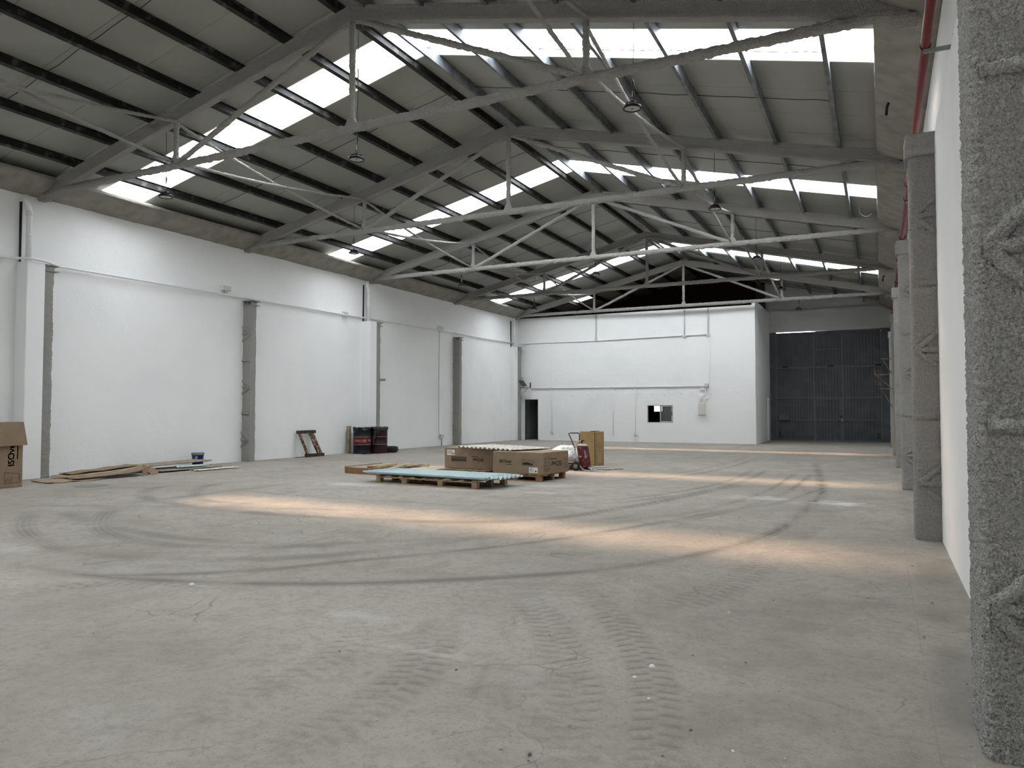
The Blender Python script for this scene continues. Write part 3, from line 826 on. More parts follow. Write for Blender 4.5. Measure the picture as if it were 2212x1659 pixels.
# ------------------------------------------------------------------ gutters
pl = [(XWL-.05, 6.23), (XWL+.05, 6.24), (-16.45, 6.36), (-16.22, 6.49), (-16.16, 6.53), (-16.15, 6.60), (XWL-.05, 6.60)]
def gutter(pts, name, label, seed):
    # refine the outline, then extrude along the hall
    P = []
    for i in range(len(pts)):
        a, b_ = pts[i], pts[(i+1) % len(pts)]
        for f_ in (0, .34, .67): P.append((a[0]+(b_[0]-a[0])*f_, a[1]+(b_[1]-a[1])*f_))
    V, F = foam_sweep([(p[0]-XC, p[1]) for p in P], (XC, YA+.02, 0), (XC, YG-.02, 0), 420, .012, 6, big=1.5, seed=seed)
    o = mesh_obj(name, V, F, M['gutter'], None, smooth=True)
    prop(o, label, 'gutter', 'eave gutters')
gutter(pl, 'eave_gutter', 'grey sprayed gutter beam along the eave above the left wall', 30)
pr_ = [(XWR+.13, 6.23), (XWR-.05, 6.24), (.29, 6.36), (.06, 6.49), (.0, 6.53), (-.01, 6.60), (XWR+.13, 6.60)]
gutter(pr_, 'eave_gutter', 'wide grey sprayed gutter beam along the eave above the right wall', 31)

# ------------------------------------------------------------------ columns
def column(name, label, x0, x1, y0, y1, res, amp, group, side, stub=False, seed=0, lacing=True):
    """x0..x1 the exposed depth; lacing bars on the face turned to the viewer (y0)"""
    t = thing(name, label, 'column', ((x0+x1)/2, (y0+y1)/2, 0), group=group)
    w, h = abs(x1-x0), y1-y0
    cx, cy = (x0+x1)/2, (y0+y1)/2
    V, F = foam_sweep(rect_prof(w, h, res, .10), (cx, cy, -.005), (cx, cy, 4.60), max(40, int(4.6/res)), amp, 78 if res < .02 else 30, up=(0, 1, 0), big=.12 if res < .02 else .9, seed=seed)
    mesh_obj('shaft', V, F, M['foam'], t, smooth=True)
    if not stub:
        V, F = foam_sweep(rect_prof(w+.05, h+.06, res, .10), (cx-side*.012, cy, 4.44), (cx-side*.012, cy, 4.70), 10, amp*.8, 16, up=(0, 1, 0), seed=seed+1)
        mesh_obj('cap', V, F, M['foam'], t, smooth=True)
    else:
        b = MB(); yy = y1
        b.box(cx-w/2-.01, cx+w/2+.03, y0-.02, y1+.10, 4.70, 4.725); b.box(cx-w/2-.01, cx+w/2+.03, y0-.02, y1+.10, 4.58, 4.60)
        b.box(cx-.01, cx+.015, y0, y1+.09, 4.60, 4.70); b.box(cx+w/2-.03, cx+w/2+.0, y0, y1, 4.60, 4.70)
        b.build('corbel', M['foam'], t)
        MB().tube([(cx+w/2-.05, cy, 4.60), (cx+w/2-.05, cy, 4.70)], .06, 10).build('corbel_fill', M['foam'], t)
    if not lacing: return t
    xin, xo = (x0, x1) if side > 0 else (x1, x0)       # xin the free corner, xo at the wall
    sx = 1 if xo > xin else -1
    m = max(8, int(w/max(res, .012)))
    bp = rect_prof(.06, .06, .010 if res < .01 else (2 if res < .03 else 1), .3)
    for j, z in enumerate((.64, 1.41, 2.18, 2.95, 3.74)):
        V, F = foam_sweep(bp, (xin+sx*.035, y0-.006, z), (xo-sx*.01, y0-.006, z), m, amp, 70 if res < .02 else 30, seed=seed+j)
        mesh_obj('lacing_bar', V, F, M['foam'], t, smooth=True)
        if j % 2 == 0:
            for dz in (.21, -.22):
                V, F = foam_sweep(bp, (xin+sx*.05, y0-.006, z+dz*.08), (xo-sx*.01, y0-.006, z+dz), m, amp, 70 if res < .02 else 30, seed=seed+j+7)
                mesh_obj('lacing_bar', V, F, M['foam'], t, smooth=True)
    return t
RES = [.0065, .012, .04, .05, .06, .06]
RL = ['huge close-up foam-coated column at the right edge of the picture', 'foam-coated column on the right wall under the nearest truss', 'second free-standing foam-coated column along the right wall past the close-up one', 'third free-standing foam-coated column along the right wall', 'fourth foam-coated column along the right wall, carrying steel arms', 'farthest foam-coated column on the right wall, beside the gate']
for i, y in enumerate(TY):
    column('steel_column', RL[i], .335 if i else .372, XWR+.03, y-.32, y+.16, RES[i], .014 if i == 0 else .013, 'columns along the right wall', 1, seed=40+i)
LL = {2: 'grey laced column on the left wall, left of the leaning timber frame', 4: 'grey laced column on the left wall, right of the black drums and tyre'}
for i in (2, 4):
    column('steel_column', LL[i], XWL-.06, -16.476, TY[i]-.07, TY[i]+.14, .035, .012, 'columns along the left wall', -1, stub=True, seed=50+i)
LL = {1: 'narrow grey column strip beside the white pilaster next to the upright cardboard box', 3: 'narrow grey column strip beside the white pilaster behind the drums', 5: 'narrow grey column in the far left corner beside the doorway'}
for i in (1, 3, 5):
    column('steel_column', LL[i], XWL-.06, {1: -16.50, 3: -16.43, 5: -16.48}[i], TY[i]-.095, TY[i]+.15, .035, .020 if i == 1 else .012, 'columns along the left wall', -1, stub=True, seed=60+i, lacing=False)
    pl_ = MB().bbox(XWL-.05, -16.42 if i < 5 else -16.55, TY[i]-.49, TY[i]-.10, 0, 4.72, .012).build('pilaster', M['plaster'])
    prop(pl_, {1: 'white plastered pilaster beside the upright cardboard box', 3: 'white plastered pilaster behind the black drums', 5: 'white plastered pilaster in the far left corner'}[i], 'pilaster', 'pilasters on the left wall')
    xp, yp = XWL+.16, TY[i]-.355
    t = thing('drain_pipe', {1: 'white drain pipe dropping from the gutter above the cardboard box', 3: 'white drain pipe dropping from the gutter above the drums', 5: 'white drain pipe dropping from the gutter in the far left corner'}[i], 'drain pipe', (xp, yp, 4.72), group='drain pipes on the left wall')
    MB().tube([(xp, yp, 4.722), (xp, yp, 5.86), (xp, yp-.02, 5.95), (xp, yp-.07, 6.03), (xp, yp-.08, 6.18)], .060, 14).build('pipe', M['white_paint'], t, smooth=True)
    MB().tube([(xp, yp, 5.74), (xp, yp, 5.84)], .067, 14).build('socket', M['white_paint'], t, smooth=True)
    b = MB(); b.tube([(xp, yp, 5.30), (xp, yp, 5.33)], .066, 14); b.build('clip', M['white_paint'], t)
    s_ = MB().box(XWL-.03, XWL+.03, yp-.10, yp-.075, 4.72, 6.05).build('dark_slot', M['black_steel'], t)  # slot's darkness put into a solid black strip, no recess cut

prop(MB().tube([(-16.60, 22.16, 2.62), (-16.20, 22.20, 2.62)], .045, 10).build('pipe_stub', M['foam']), 'short grey pipe stub sticking out of the column strip above the drums', 'pipe stub')
# ------------------------------------------------------------------ pipes and conduits
def conduit(name, label, pts, r, m, cat='conduit', group=None):
    # rounded corners
    P = [Vector(p) for p in pts]; Q = [P[0]]
    for i in range(1, len(P)-1):
        a, b_, c = P[i-1], P[i], P[i+1]
        u, v = (a-b_), (c-b_)
        k = min(.07, u.length*.45, v.length*.45)
        u.normalize(); v.normalize()
        for f_ in (0, .25, .5, .75, 1):
            Q.append((b_+u*k)*(1-f_)**2 + b_*2*f_*(1-f_) + (b_+v*k)*f_**2)
    Q.append(P[-1])
    o = MB().tube(Q, r, 8).build(name, m, None, smooth=True)
    return prop(o, label, cat, group)
def jbox(x, y, z, sx, sy, sz, label, m=None, cat='junction box', axis='x', group='junction boxes'):
    t = thing('junction_box', label, cat, (x, y, z-sz/2), group=group)
    MB().bbox(x-sx/2, x+sx/2, y-sy/2, y+sy/2, z-sz/2, z+sz/2, .006).build('body', m or M['white_paint'], t)
    if axis == 'x': MB().box(x+sx/2, x+sx/2+.008, y-sy/2+.006, y+sy/2-.006, z-sz/2+.006, z+sz/2-.006).build('lid', M['box_grey'], t)
    else: MB().box(x-sx/2+.006, x+sx/2-.006, y-sy/2-.008, y-sy/2, z-sz/2+.006, z+sz/2-.006).build('lid', M['box_grey'], t)
    return t
xw = XWL+.035
conduit('wall_conduit', 'long white conduit running the whole length of the left wall', [(xw+.02, YA+.2, 4.72), (xw+.02, 9.0, 4.76), (xw+.03, 9.40, 4.765), (xw+.36, 9.62, 4.765), (xw+.36, 9.95, 4.765), (xw+.05, 10.45, 4.76), (xw, 20, 4.84), (xw, 26.8, 4.90), (xw, 33.9, 4.92)], .028, M['white_paint'])
jbox(XWL+.07, 15.25, 4.98, .10, .30, .14, 'white junction box with lid above the conduit, beside the left wall column')
jbox(XWL+.04, 15.30, 4.86, .06, .08, .07, 'tiny white fitting hanging below the junction box near the left column', cat='fitting')
jbox(XWL+.05, 20.55, 4.86, .10, .22, .16, 'white junction box on the left wall conduit above the drums')
jbox(XWL+.06, 26.85, 5.00, .10, .24, .16, 'white junction box on the left wall conduit right of the drums', )
conduit('wall_conduit', 'vertical conduit down the left wall right of the drums and tyre', [(xw, 26.75, 4.9), (xw, 26.75, .55), (xw+.01, 26.85, .45)], .018, M['box_grey'])
conduit('wall_conduit', 'short grey conduit stub between the floor and low socket box', [(xw+.02, 26.95, 0.0), (xw+.02, 26.95, .42)], .02, M['iron'])
jbox(XWL+.06, 26.95, .40, .09, .22, .16, 'grey socket box low on the left wall right of the tyre', M['box_grey'], 'socket')
yw = YB-.035
W = M['white_paint']
conduit('wall_conduit', 'upper horizontal conduit across the white end wall', [(-16.60, yw-.22, 4.94), (-16.3, yw, 4.95), (-12.5, yw, 4.93), (-8.15, yw, 5.0), (-7.06, yw, 5.0)], .030, W)
for x, l in ((-12.51, 'left'), (-8.15, 'middle'), (-7.06, 'right')):
    conduit('wall_conduit', f'vertical conduit rising to the truss on the end wall, {l} one of three', [(x, yw, 5.0), (x, yw, 6.20)], .026, M['box_grey'], group='risers on the end wall')
    jbox(x, YB-.04, 5.0-.02, .17, .08, .12, f'small white junction box on the upper end wall conduit, {l} one of three', axis='y')
conduit('wall_conduit', 'long vertical conduit on the end wall bending into the cream fuse box', [(-7.04, yw, 4.95), (-7.04, yw, 2.18), (-7.04, yw, 2.06), (-7.25, yw, 2.02), (-7.28, yw, 1.86)], .021, W)
conduit('wall_conduit', 'lower horizontal conduit across the white end wall', [(-16.05, yw, 2.62), (-12, yw, 2.63), (-7.25, yw, 2.62)], .030, W)
jbox(-7.16, YB-.06, 2.66, .16, .12, .16, 'grey square box at the right end of the lower end wall conduit', M['box_grey'], axis='y')
b = prop(MB().bbox(-7.46, -7.22, YB-.07, YB, 2.43, 2.53, .01).build('emergency_light', M['white_paint']), 'small white emergency light beside the grey box on the end wall', 'emergency light')
conduit('wall_conduit', 'short bent conduit from the grey box down to the fuse box', [(-7.20, yw, 2.6), (-7.20, yw, 2.26), (-7.33, yw, 2.2), (-7.36, yw, 1.86)], .018, W)
for k, x in enumerate((-7.42, -7.46)):
    conduit('wall_conduit', f'stub of white conduit standing on the fuse box, {"inner" if k == 0 else "outermost left"} one', [(x, yw, 1.86), (x, yw, 2.24-.02*k)], .016, W)
t = thing('fuse_box', 'cream metal fuse box on the white end wall', 'fuse box', (-7.365, YB-.09, 1.30))
MB().bbox(-7.52, -7.21, YB-.16, YB+.0, 1.30, 1.87, .012).build('case', M['cream_metal'], t)
MB().bbox(-7.505, -7.225, YB-.172, YB-.16, 1.315, 1.855, .004).build('lid', M['cream_metal'], t)
MB().box(-7.375, -7.355, YB-.18, YB-.172, 1.62, 1.65).build('lock', M['steel_grey'], t)
conduit('wall_conduit', 'thin vertical conduit above a socket near the doorway', [(-14.88, yw, 2.62), (-14.88, yw, .46)], .014, W)
conduit('wall_conduit', 'thin vertical conduit without socket left of the window', [(-11.65, yw, 3.0), (-11.65, yw, .28)], .015, W)
conduit('wall_conduit', 'thin vertical conduit above a socket next to the window', [(-10.53, yw, 3.0), (-10.53, yw, .36)], .016, W)
jbox(-14.87, YB-.04, .40, .14, .08, .12, 'white socket low on the end wall near the doorway', axis='y', cat='socket')
jbox(-10.52, YB-.04, .32, .16, .08, .10, 'white socket low on the end wall below the window', axis='y', cat='socket')
for x, l in ((-14.88, 'above the doorway socket'), (-11.65, 'at the plain middle drop'), (-10.53, 'left of the window drop')):
    jbox(x, YB-.035, 2.62, .08, .07, .07, f'tiny white conduit fitting on the lower run {l}', axis='y', cat='fitting')
# white trunking on the side of the block
prop(MB().bbox(XB, XB+.05, 38.3, 38.42, 0.02, 2.0, .006).build('cable_trunking', M['white_paint']), 'white cable trunking up the side of the block by the gate', 'trunking')
jbox(XB+.035, 38.36, 2.06, .06, .14, .16, 'small white box above the trunking by the gate', cat='switch box')
# red sprinkler pipe along the right wall
px, pz = .46, 5.16
t = thing('sprinkler_pipe', 'red sprinkler pipe running along the top of the right wall', 'pipe', (px, 20, pz))
MB().tube([(px, YA+.2, pz), (px, 12, pz), (px, 24, pz), (px, 38.9, pz)], .045, 12).build('pipe', M['red_pipe'], t, smooth=True)
for y in (7.2, 13.6, 17.7, 20.0, 23.8, 30):
    MB().tube([(px, y-.05, pz), (px, y+.05, pz)], .062, 12).build('coupling', M['red_pipe'], t)
for y in (2.4, 8.45, 14.5, 19.7, 26.2, 32.2):
    b = MB(); b.bar((px-.02, y, pz-.06), (XWR+.12, y, pz-.06), .035, .035); b.box(XWR+.095, XWR+.115, y-.05, y+.05, pz-.14, pz+.05)
    b.build('bracket', M['steel_grey'], t)
    MB().tube([(px, y-.012, pz), (px, y+.012, pz)], .053, 12).build('clamp', M['black_steel'], t)
V, F = foam_sweep(rect_prof(.16, .2, 1, .3), (px, 20.02, pz-.01), (px, 20.25, pz-.01), 6, .012, 18)
mesh_obj('valve', V, F, M['red_pipe'], t)
# hook and loose wire on the gutter
conduit('gutter_hook', 'small bent iron hook under the right gutter, nearest one', [(.20, 13.2, 6.44), (.16, 13.2, 6.36), (.15, 13.2, 6.22)], .022, M['black'], 'hook')
conduit('gutter_hook', 'small bent iron hook under the right gutter, far one', [(.22, 30.2, 6.44), (.14, 30.2, 6.38), (.13, 30.2, 6.20)], .025, M['black'], 'hook')
conduit('loose_wire', 'loose pale wire loop dangling below the right roof light', [(-.42, 21.4, 6.88), (-.44, 21.4, 6.72), (-.36, 21.42, 6.60), (-.24, 21.4, 6.56), (-.14, 21.4, 6.63)], .006, M['white_paint'], 'wire')

# ------------------------------------------------------------------ lamps
def lamp_proto():
    t = thing('high_bay_lamp', 'x', 'lamp', (0, 0, 0))
    MB().lathe([(.124, .012), (.126, .0), (.150, .0), (.157, .012), (.154, .040), (.120, .060), (.10, .065)], 32, cap0=False).build('rim', M['black_al'], t, smooth=True, world=False)
    MB().lathe([(.0005, .008), (.07, .008), (.115, .010), (.126, .012)], 32, cap0=False, cap1=False).build('lens', M['lens'], t, world=False)
    MB().lathe([(.0005, .006), (.022, .006), (.022, .009)], 12, cap0=False, cap1=False).build('sensor', M['black_al'], t, world=False)
    hs = MB()
    hs.lathe([(.075, .055), (.075, .10), (.06, .118), (.0005, .118)], 20, cap1=False)
    for k in range(14):
        a = 2*math.pi*k/14
        hs.bar((.07*math.cos(a), .07*math.sin(a), .08), (.108*math.cos(a), .108*math.sin(a), .075), .006, .045)
    hs.build('heat_sink', M['black_al'], t, world=False)
    MB().tube([(0, 0, .115), (0, 0, .14), (.018, 0, .155), (.018, 0, .185), (0, 0, .20), (-.018, 0, .185), (-.018, 0, .155), (0, 0, .14)], .006, 6).build('hanger', M['black_al'], t, world=False)
    MB().tube([(0, 0, .20), (0, 0, .32)], .004, 5).build('hook_wire', M['white_paint'], t, world=False)
    MB().tube([(0, 0, .30), (.004, 0, .34), (.014, 0, .38), (.014, 0, .44), (0, 0, .49)], [.006, .012, .018, .018, .006], 8).build('connector', M['black'], t, smooth=True, world=False)
    MB().tube([(.0, 0, .12), (.05, 0, .17), (.02, 0, .26), (0, 0, .31)], .005, 6).build('lead', M['black'], t, world=False)
    return t
LP = [(-3.20, 10.40, 5.90, 'nearest lamp of the right row'), (-8.02, 10.12, 5.79, 'lamp hanging from the ridge near the closest truss'), (-12.85, 10.17, 5.78, 'nearest of the left row, before the bright roof light'),
      (-3.20, 16.45, 5.90, 'second lamp of the right row'), (-12.92, 16.22, 5.80, 'second lamp of the left row'), (-12.98, 22.20, 5.80, 'third lamp of the left row'),
      (-3.20, 22.55, 5.92, 'third lamp of the right row'), (-8.07, 22.24, 5.80, 'far lamp hanging from the ridge line'), (-3.20, 28.42, 5.90, 'fourth of the right row, near the end block'),
      (-3.14, 34.30, 5.86, 'last lamp of the right row, before the gate wall'), (-12.98, 28.20, 5.74, 'farthest lamp of the left row, by the corner')]
lp0 = lamp_proto()
for i, (x, y, z, l) in enumerate(LP):
    t = lp0 if i == 0 else copy_tree(lp0)
    t.location = (x, y, z-.0); t.rotation_euler = (.015*math.sin(i*2.1), .015*math.cos(i*1.3), i*.7)
    t.scale = (.9, .9, .9)
    prop(t, 'black round high-bay lamp, ' + l, 'lamp', 'high-bay lamps')
    zt_ = zr(x, ROOF) + .01
    n = 12
    pts = [(.0 + .015*math.sin(k/n*math.pi), 0, .48 + ((zt_-z)/.9-.48)*k/n) for k in range(n+1)]
    MB().tube(pts, .007, 5).build('cable', M['cable'], t, world=False)
# ------------------------------------------------------------------ gate
GX0, GX1, GT = -4.70, 0.04, 5.385
gt = prop(bpy.data.objects.new('door_2', None), kind='structure'); COL.objects.link(gt); gt.location = (-2.3, YG, 0)
yg = YG + .02
def ribbed(x0, x1, z0, z1, y, pitch=.135):
    n = max(2, round((x1-x0)/pitch)); p = (x1-x0)/n
    pr = []
    for k in range(n):
        a = x0 + k*p
        pr += [(a, 0), (a+p*.42, 0), (a+p*.52, .022), (a+p*.90, .022)]
    pr.append((x1, 0))
    V = [(a, y+b_, z) for z in (z0, z1) for a, b_ in pr]
    m = len(pr)
    return V, [(k, k+1, m+k+1, m+k) for k in range(m-1)]
cols = [(GX0, -2.94), (-2.94, -1.65), (-1.65, GX1)]
rows = [(.0, 1.03), (1.03, 2.12), (2.12, 3.64), (3.64, GT)]
for ci, (a, b_) in enumerate(cols):
    rr = rows if ci != 1 else rows[:3] + [(3.64, 4.50), (4.50, GT)]
    for z0, z1 in rr:
        z0_ = z0 - (.004 if z0 == 0 else 0)
        V, F = ribbed(a+.01, b_-.0, z0_, z1, yg+.03)
        mesh_obj('gate_sheet', V, F, M['gate'], gt)
def gbar(x0, x1, z0, z1, dy=.045, nm='frame_bar', m=None, y=None):
    y = yg if y is None else y
    return MB().box(x0, x1, y-.0, y+dy, z0, z1).build(nm, m or M['gate_bar'], gt)
for x in (GX0+.0, -2.975, -1.685, GX1-.05): gbar(x, x+.055, .012, GT)
for z, h in ((.012, .05), (1.01, .05), (2.09, .06), (3.58, .11)):
    for (a, b_) in cols: gbar(a+.056, b_-.036 if b_ < 0 else b_-.051, z, z+h, .04)
gbar(-2.919, -1.686, 4.48, 4.52, .04); gbar(GX0+.056, GX1-.051, GT-.04, GT, .04)
gbar(GX0+.1, GX1-.08, 3.66, 3.70, .03, 'slide_rail', M['gate'], yg-.03)
for x in (-4.40, -2.3, -.2): gbar(x, x+.25, 3.63, 3.71, .02, 'rail_guide', M['black_steel'], yg-.05)
# wicket frame, lock, letter box, hinges
gbar(-2.90, -1.72, 2.02, 2.06, .03, 'wicket_frame', None, yg-.012); gbar(-2.90, -2.86, .05, 2.02, .03, 'wicket_frame', None, yg-.012); gbar(-1.76, -1.72, .05, 2.02, .03, 'wicket_frame', None, yg-.012)
gbar(-1.78, -1.70, 1.16, 1.25, .05, 'lock', M['black'], yg-.06)
MB().tube([(-1.90, yg-.03, 1.03), (-1.80, yg-.06, .97), (-1.66, yg-.06, .94), (-1.52, yg-.06, .98), (-1.45, yg-.03, 1.05)], .012, 6).build('lock_chain', M['black'], gt)
MB().box(-1.72, -1.66, yg-.07, yg-.03, .95, 1.08).build('padlock', M['steel_grey'], gt)
lb = MB().bbox(-4.58, -4.08, yg-.16, yg, 1.04, 1.26, .008).build('letter_box', M['gate_bar'], gt)
MB().box(-4.60, -4.06, yg-.17, yg, 1.26, 1.275).build('letter_box_lid', M['gate_bar'], gt)
for x in (-4.55, -.12):
    b = MB(); b.box(x-.09, x+.09, yg-.06, yg, .40, .43); b.box(x-.09, x+.09, yg-.06, yg, .20, .23); b.box(x-.02, x+.02, yg-.05, yg, .23, .40); b.build('floor_bolt', M['black'], gt)
MB().box(GX0-.05, GX0+.02, yg+.06, yg+.12, 0, 5.42).build('leak_backing', M['gate'], gt); MB().box(GX1-.06, GX1+.03, yg+.06, yg+.12, 0, 5.30).build('leak_backing', M['gate'], gt)  # backing strips added behind the gate to close light leaks
MB().add([(-1.6,yg+.07,5.32),(.42,yg+.07,5.32),(.42,yg+.07,5.44),(-3.6,yg+.07,5.44),(-1.6,yg+.1,5.32),(.42,yg+.1,5.32),(.42,yg+.1,5.44),(-3.6,yg+.1,5.44)],[(0,1,2,3),(7,6,5,4),(0,4,5,1),(1,5,6,2),(2,6,7,3),(3,7,4,0)]).build('leak_wedge', M['gate'], gt)  # wedge added behind the gate top to narrow the light gap
# fixed side posts
for x0, x1, nm in ((-4.99, GX0-.035, 'gate_jamb'), (GX1+.015, .42, 'gate_jamb')):
    j = MB().box(x0, x1, yg-.04, yg+.14, 0, 5.42).build(nm, M['gate'], gt)
    MB().box(x0+.01, x1-.01, yg-.046, yg-.04, 3.66, 3.675).build('weld_seam', M['gate_bar'], j)
# steel arms on the far right columns
def arm(label, x_out, y, z, x_in=.34, drop=.5, tip=False, rust=True):
    t = thing('steel_arm', label, 'bracket', (x_in, y, z-drop), group='steel arms on the right columns')
    MB().bar((x_in, y, z), (x_out, y, z), .035, .04).build('arm_bar', M['arm'], t)
    MB().bar((x_in, y, z-drop), (x_out+.05, y, z-.03), .03, .03).build('strut', M['arm'], t)
    if tip: MB().bar((x_out, y, z-.02), (x_out, y, z+.26), .04, .04, (0, 1, 0)).build('tip', M['rust'], t)
arm('steel arm with strut on the fourth right column, highest one', .02, 27.72, 3.22)
arm('steel arm with upturned rusty tip on the fourth right column, lower one', -.02, 27.70, 2.22, tip=True, drop=.62)
arm('steel arm with long rusty tip on the farthest right column', -.20, 33.70, 2.95, tip=True)
# corner bracket with flood light beside the doorway
t = thing('corner_bracket', 'steel corner bracket with strut above the doorway', 'bracket', (-16.5, 34.1, 2.1))
MB().bar((-16.56, 34.05, 2.66), (-15.92, 34.2, 2.66), .05, .06).build('arm_bar', M['foam'], t)
MB().bar((-16.56, 34.05, 2.12), (-16.05, 34.17, 2.67), .04, .04).build('strut', M['foam'], t)
MB().bar((-15.95, 34.19, 2.66), (-15.95, 34.19, 2.92), .05, .05, (0, 1, 0)).build('upright', M['black_steel'], t)
t = thing('flood_light', 'dark tilted flood light panel on the corner bracket', 'flood light', (-16.45, 33.95, 2.73))
b = MB(); b.add([(-16.52,33.95,3.02),(-16.28,33.95,3.02),(-16.08,33.98,2.73),(-16.32,33.98,2.73),(-16.50,34.02,3.04),(-16.26,34.02,3.04),(-16.06,34.05,2.75),(-16.30,34.05,2.75)], [(0,1,2,3),(7,6,5,4),(0,4,5,1),(1,5,6,2),(2,6,7,3),(3,7,4,0)])
b.build('panel', M['gate'], t)
MB().bar((-16.30, 34.04, 2.75), (-16.28, 34.08, 2.70), .05, .06).build('mount', M['steel_grey'], t)
t = thing('security_camera', 'small grey camera on the corner column above the doorway', 'camera', (-16.38, 34.1, 3.1))
MB().bar((-16.55, 34.1, 3.14), (-16.36, 34.1, 3.14), .03, .03).build('mount', M['box_grey'], t)
MB().tube([(-16.40, 34.1, 3.20), (-16.22, 33.98, 3.16)], .045, 10).build('housing', M['box_grey'], t)

# ------------------------------------------------------------------ pallets and what lies on them
RZ = math.radians(-5)
def rough_box(b, x0, x1, y0, y1, z0, z1, j=.004):
    n = len(b.V); b.box(x0, x1, y0, y1, z0, z1)
    for i in range(n, len(b.V)):
        v = b.V[i]; b.V[i] = (v[0]+random.uniform(-j, j), v[1]+random.uniform(-j, j), v[2]+random.uniform(-j*.3, j*.3))
def pallet(label, loc, L, W_, rz, h=.14, blocks=3, deck=7, m=None, ply=False, group='pallets', skip=()):
    """origin: front left corner on the floor; deck boards run front to back"""
    m = m or M['wood']
    t = thing('pallet', label, 'pallet', loc, rz, group)
    xs_ = [0, L*.27, L*.63, L-.12] if blocks == 4 else [i*(L-.12)/(blocks-1) for i in range(blocks)]
    for y in (0, W_/2-.05, W_-.10):
        b = MB(); rough_box(b, 0, L, y, y+.10, .0, .02); b.build('bottom_board', m, t, world=False)
        for x in xs_:
            b = MB(); rough_box(b, x, x+.12, y, y+.10, .022, h-.045); b.build('block', m, t, world=False)
        b = MB(); rough_box(b, 0, L, y, y+.10, h-.043, h-.022); b.build('stringer', m, t, world=False)
    if not ply:
        for k in range(deck):
            if k in skip: continue
            x = k*(L-.11)/(deck-1)
            b = MB(); rough_box(b, x, x+.11, -.005, W_+.005, h-.020, h-.001); b.build('deck_board', m, t, world=False)
    return t
C5, S5 = math.cos(RZ), math.sin(RZ)
def loc5(o, x, y, z=0): return (o[0] + x*C5 - y*S5, o[1] + x*S5 + y*C5, z)
# front pallet with the blue sheets
PA = (-9.338, 12.50)
pallet('long low pallet carrying the pale blue corrugated sheets', (PA[0], PA[1], 0), 2.5, 1.1, RZ, .155, 4, 9)
def corrugated(name, label, loc, rz, L, W_, pitch, amp, m, cat, group, nx=10, ny_per=8, tilt=(0, 0), thick=.003, warp=0.0, seed=0):
    """waves run along local x, corrugation across y"""
    nw = int(round(W_/pitch)); ny = nw*ny_per
    V = []
    for i in range(nx+1):
        for j in range(ny+1):
            x, y = L*i/nx, W_*j/ny
            z = amp*math.sin(2*math.pi*y/pitch) + amp + tilt[0]*x + tilt[1]*y + warp*math.sin(3*x/L+seed)*math.sin(2*y/W_+seed)
            V.append((x, y, z))
    n = len(V)
    V += [(a, b_, c+thick) for a, b_, c in V]
    F = []
    I = lambda i, j: i*(ny+1)+j
    for i in range(nx):
        for j in range(ny):
            F.append((I(i,j), I(i,j+1), I(i+1,j+1), I(i+1,j)))
            F.append((n+I(i,j), n+I(i+1,j), n+I(i+1,j+1), n+I(i,j+1)))
    for i in range(nx): F += [(I(i,0), I(i+1,0), n+I(i+1,0), n+I(i,0)), (I(i,ny), n+I(i,ny), n+I(i+1,ny), I(i+1,ny))]
    for j in range(ny): F += [(I(0,j), n+I(0,j), n+I(0,j+1), I(0,j+1)), (I(nx,j), I(nx,j+1), n+I(nx,j+1), n+I(nx,j))]
    o = mesh_obj(name, V, F, m, None, smooth=True)
    o.location = loc; o.rotation_euler = (0, 0, rz)
    return prop(o, label, cat, group)
SH = [(-.30,0,.157,2.98,.00,'lowest of the blue stack'), (-.12,.158,.166,2.98,.0,'second from the bottom of the blue stack'), (-.38,.0,.175,2.94,.0,'second from the top of the blue stack'), (-.22,.0,.184,2.98,.0,'topmost of the blue stack')]
for i, (dx, dy, z, L, ro, l) in enumerate(SH):
    corrugated('plastic_sheet', 'pale blue translucent corrugated plastic sheet, ' + l, loc5(PA, dx, dy, z), RZ+ro, L, .95, .158, .030, M['blue_sheet'], 'plastic sheet', 'blue plastic sheets on the pallet', nx=6)
# broken timber grid on the left
t = thing('broken_pallet', 'broken brown timber pallet frame lying left of the boxes', 'pallet', (-11.47, 14.12, 0), math.radians(-8))
def bl(name, x0, x1, y0, y1, z0, z1, m=None):
    b = MB(); rough_box(b, x0, x1, y0, y1, z0, z1, .006); return b.build(name, m or M['wood_brown'], t, world=False)
bl('beam', 0, 1.45, 0, .07, 0, .14); bl('beam', .12, 1.4, .62, .69, 0, .13); bl('beam', .2, 1.5, 1.22, 1.29, 0, .13)
bl('end_block', 1.42, 1.54, 1.16, 1.30, .0, .20, M['wood_pale'])
for k, (x, y0, y1) in enumerate(((.02, .02, 1.2), (.40, .55, 1.35), (.95, .0, .75), (.85, .7, 1.4), (1.25, .6, 1.35), (1.32, .1, .55))):
    b = MB(); b.bar((x, y0, .150), (x+.05*math.sin(k*3), y1, .165+.03*(k % 3 == 2)), .095, .018); b.build('slat', M['wood_pale'] if k % 2 else M['wood'], t, world=False)
# pallet with a plywood sheet, left of the first box
pallet('pallet with a pale plywood board, left of the cardboard crates', (-9.92, 14.36, 0), .70, 1.15, RZ, .14, 3, 7, ply=True)
o = MB().bbox(0, .70, 0, 1.15, 0, .018, .003).build('plywood_board', M['wood_pale']); o.location = (-9.90, 14.36, .121); o.rotation_euler = (0, 0, RZ)
prop(o, 'pale plywood board lying on the pallet left of the cardboard crates', 'plywood')
P1 = (-9.13, 14.66)
pallet('pallet under the left cardboard crate', (P1[0], P1[1], 0), 1.25, 1.45, RZ, .14, 3, 7)
P2 = (-7.60, 14.24)
pallet('pallet under the right cardboard crate', (P2[0], P2[1], 0), 1.25, 1.12, RZ, .14, 3, 7, m=M['wood_brown'])

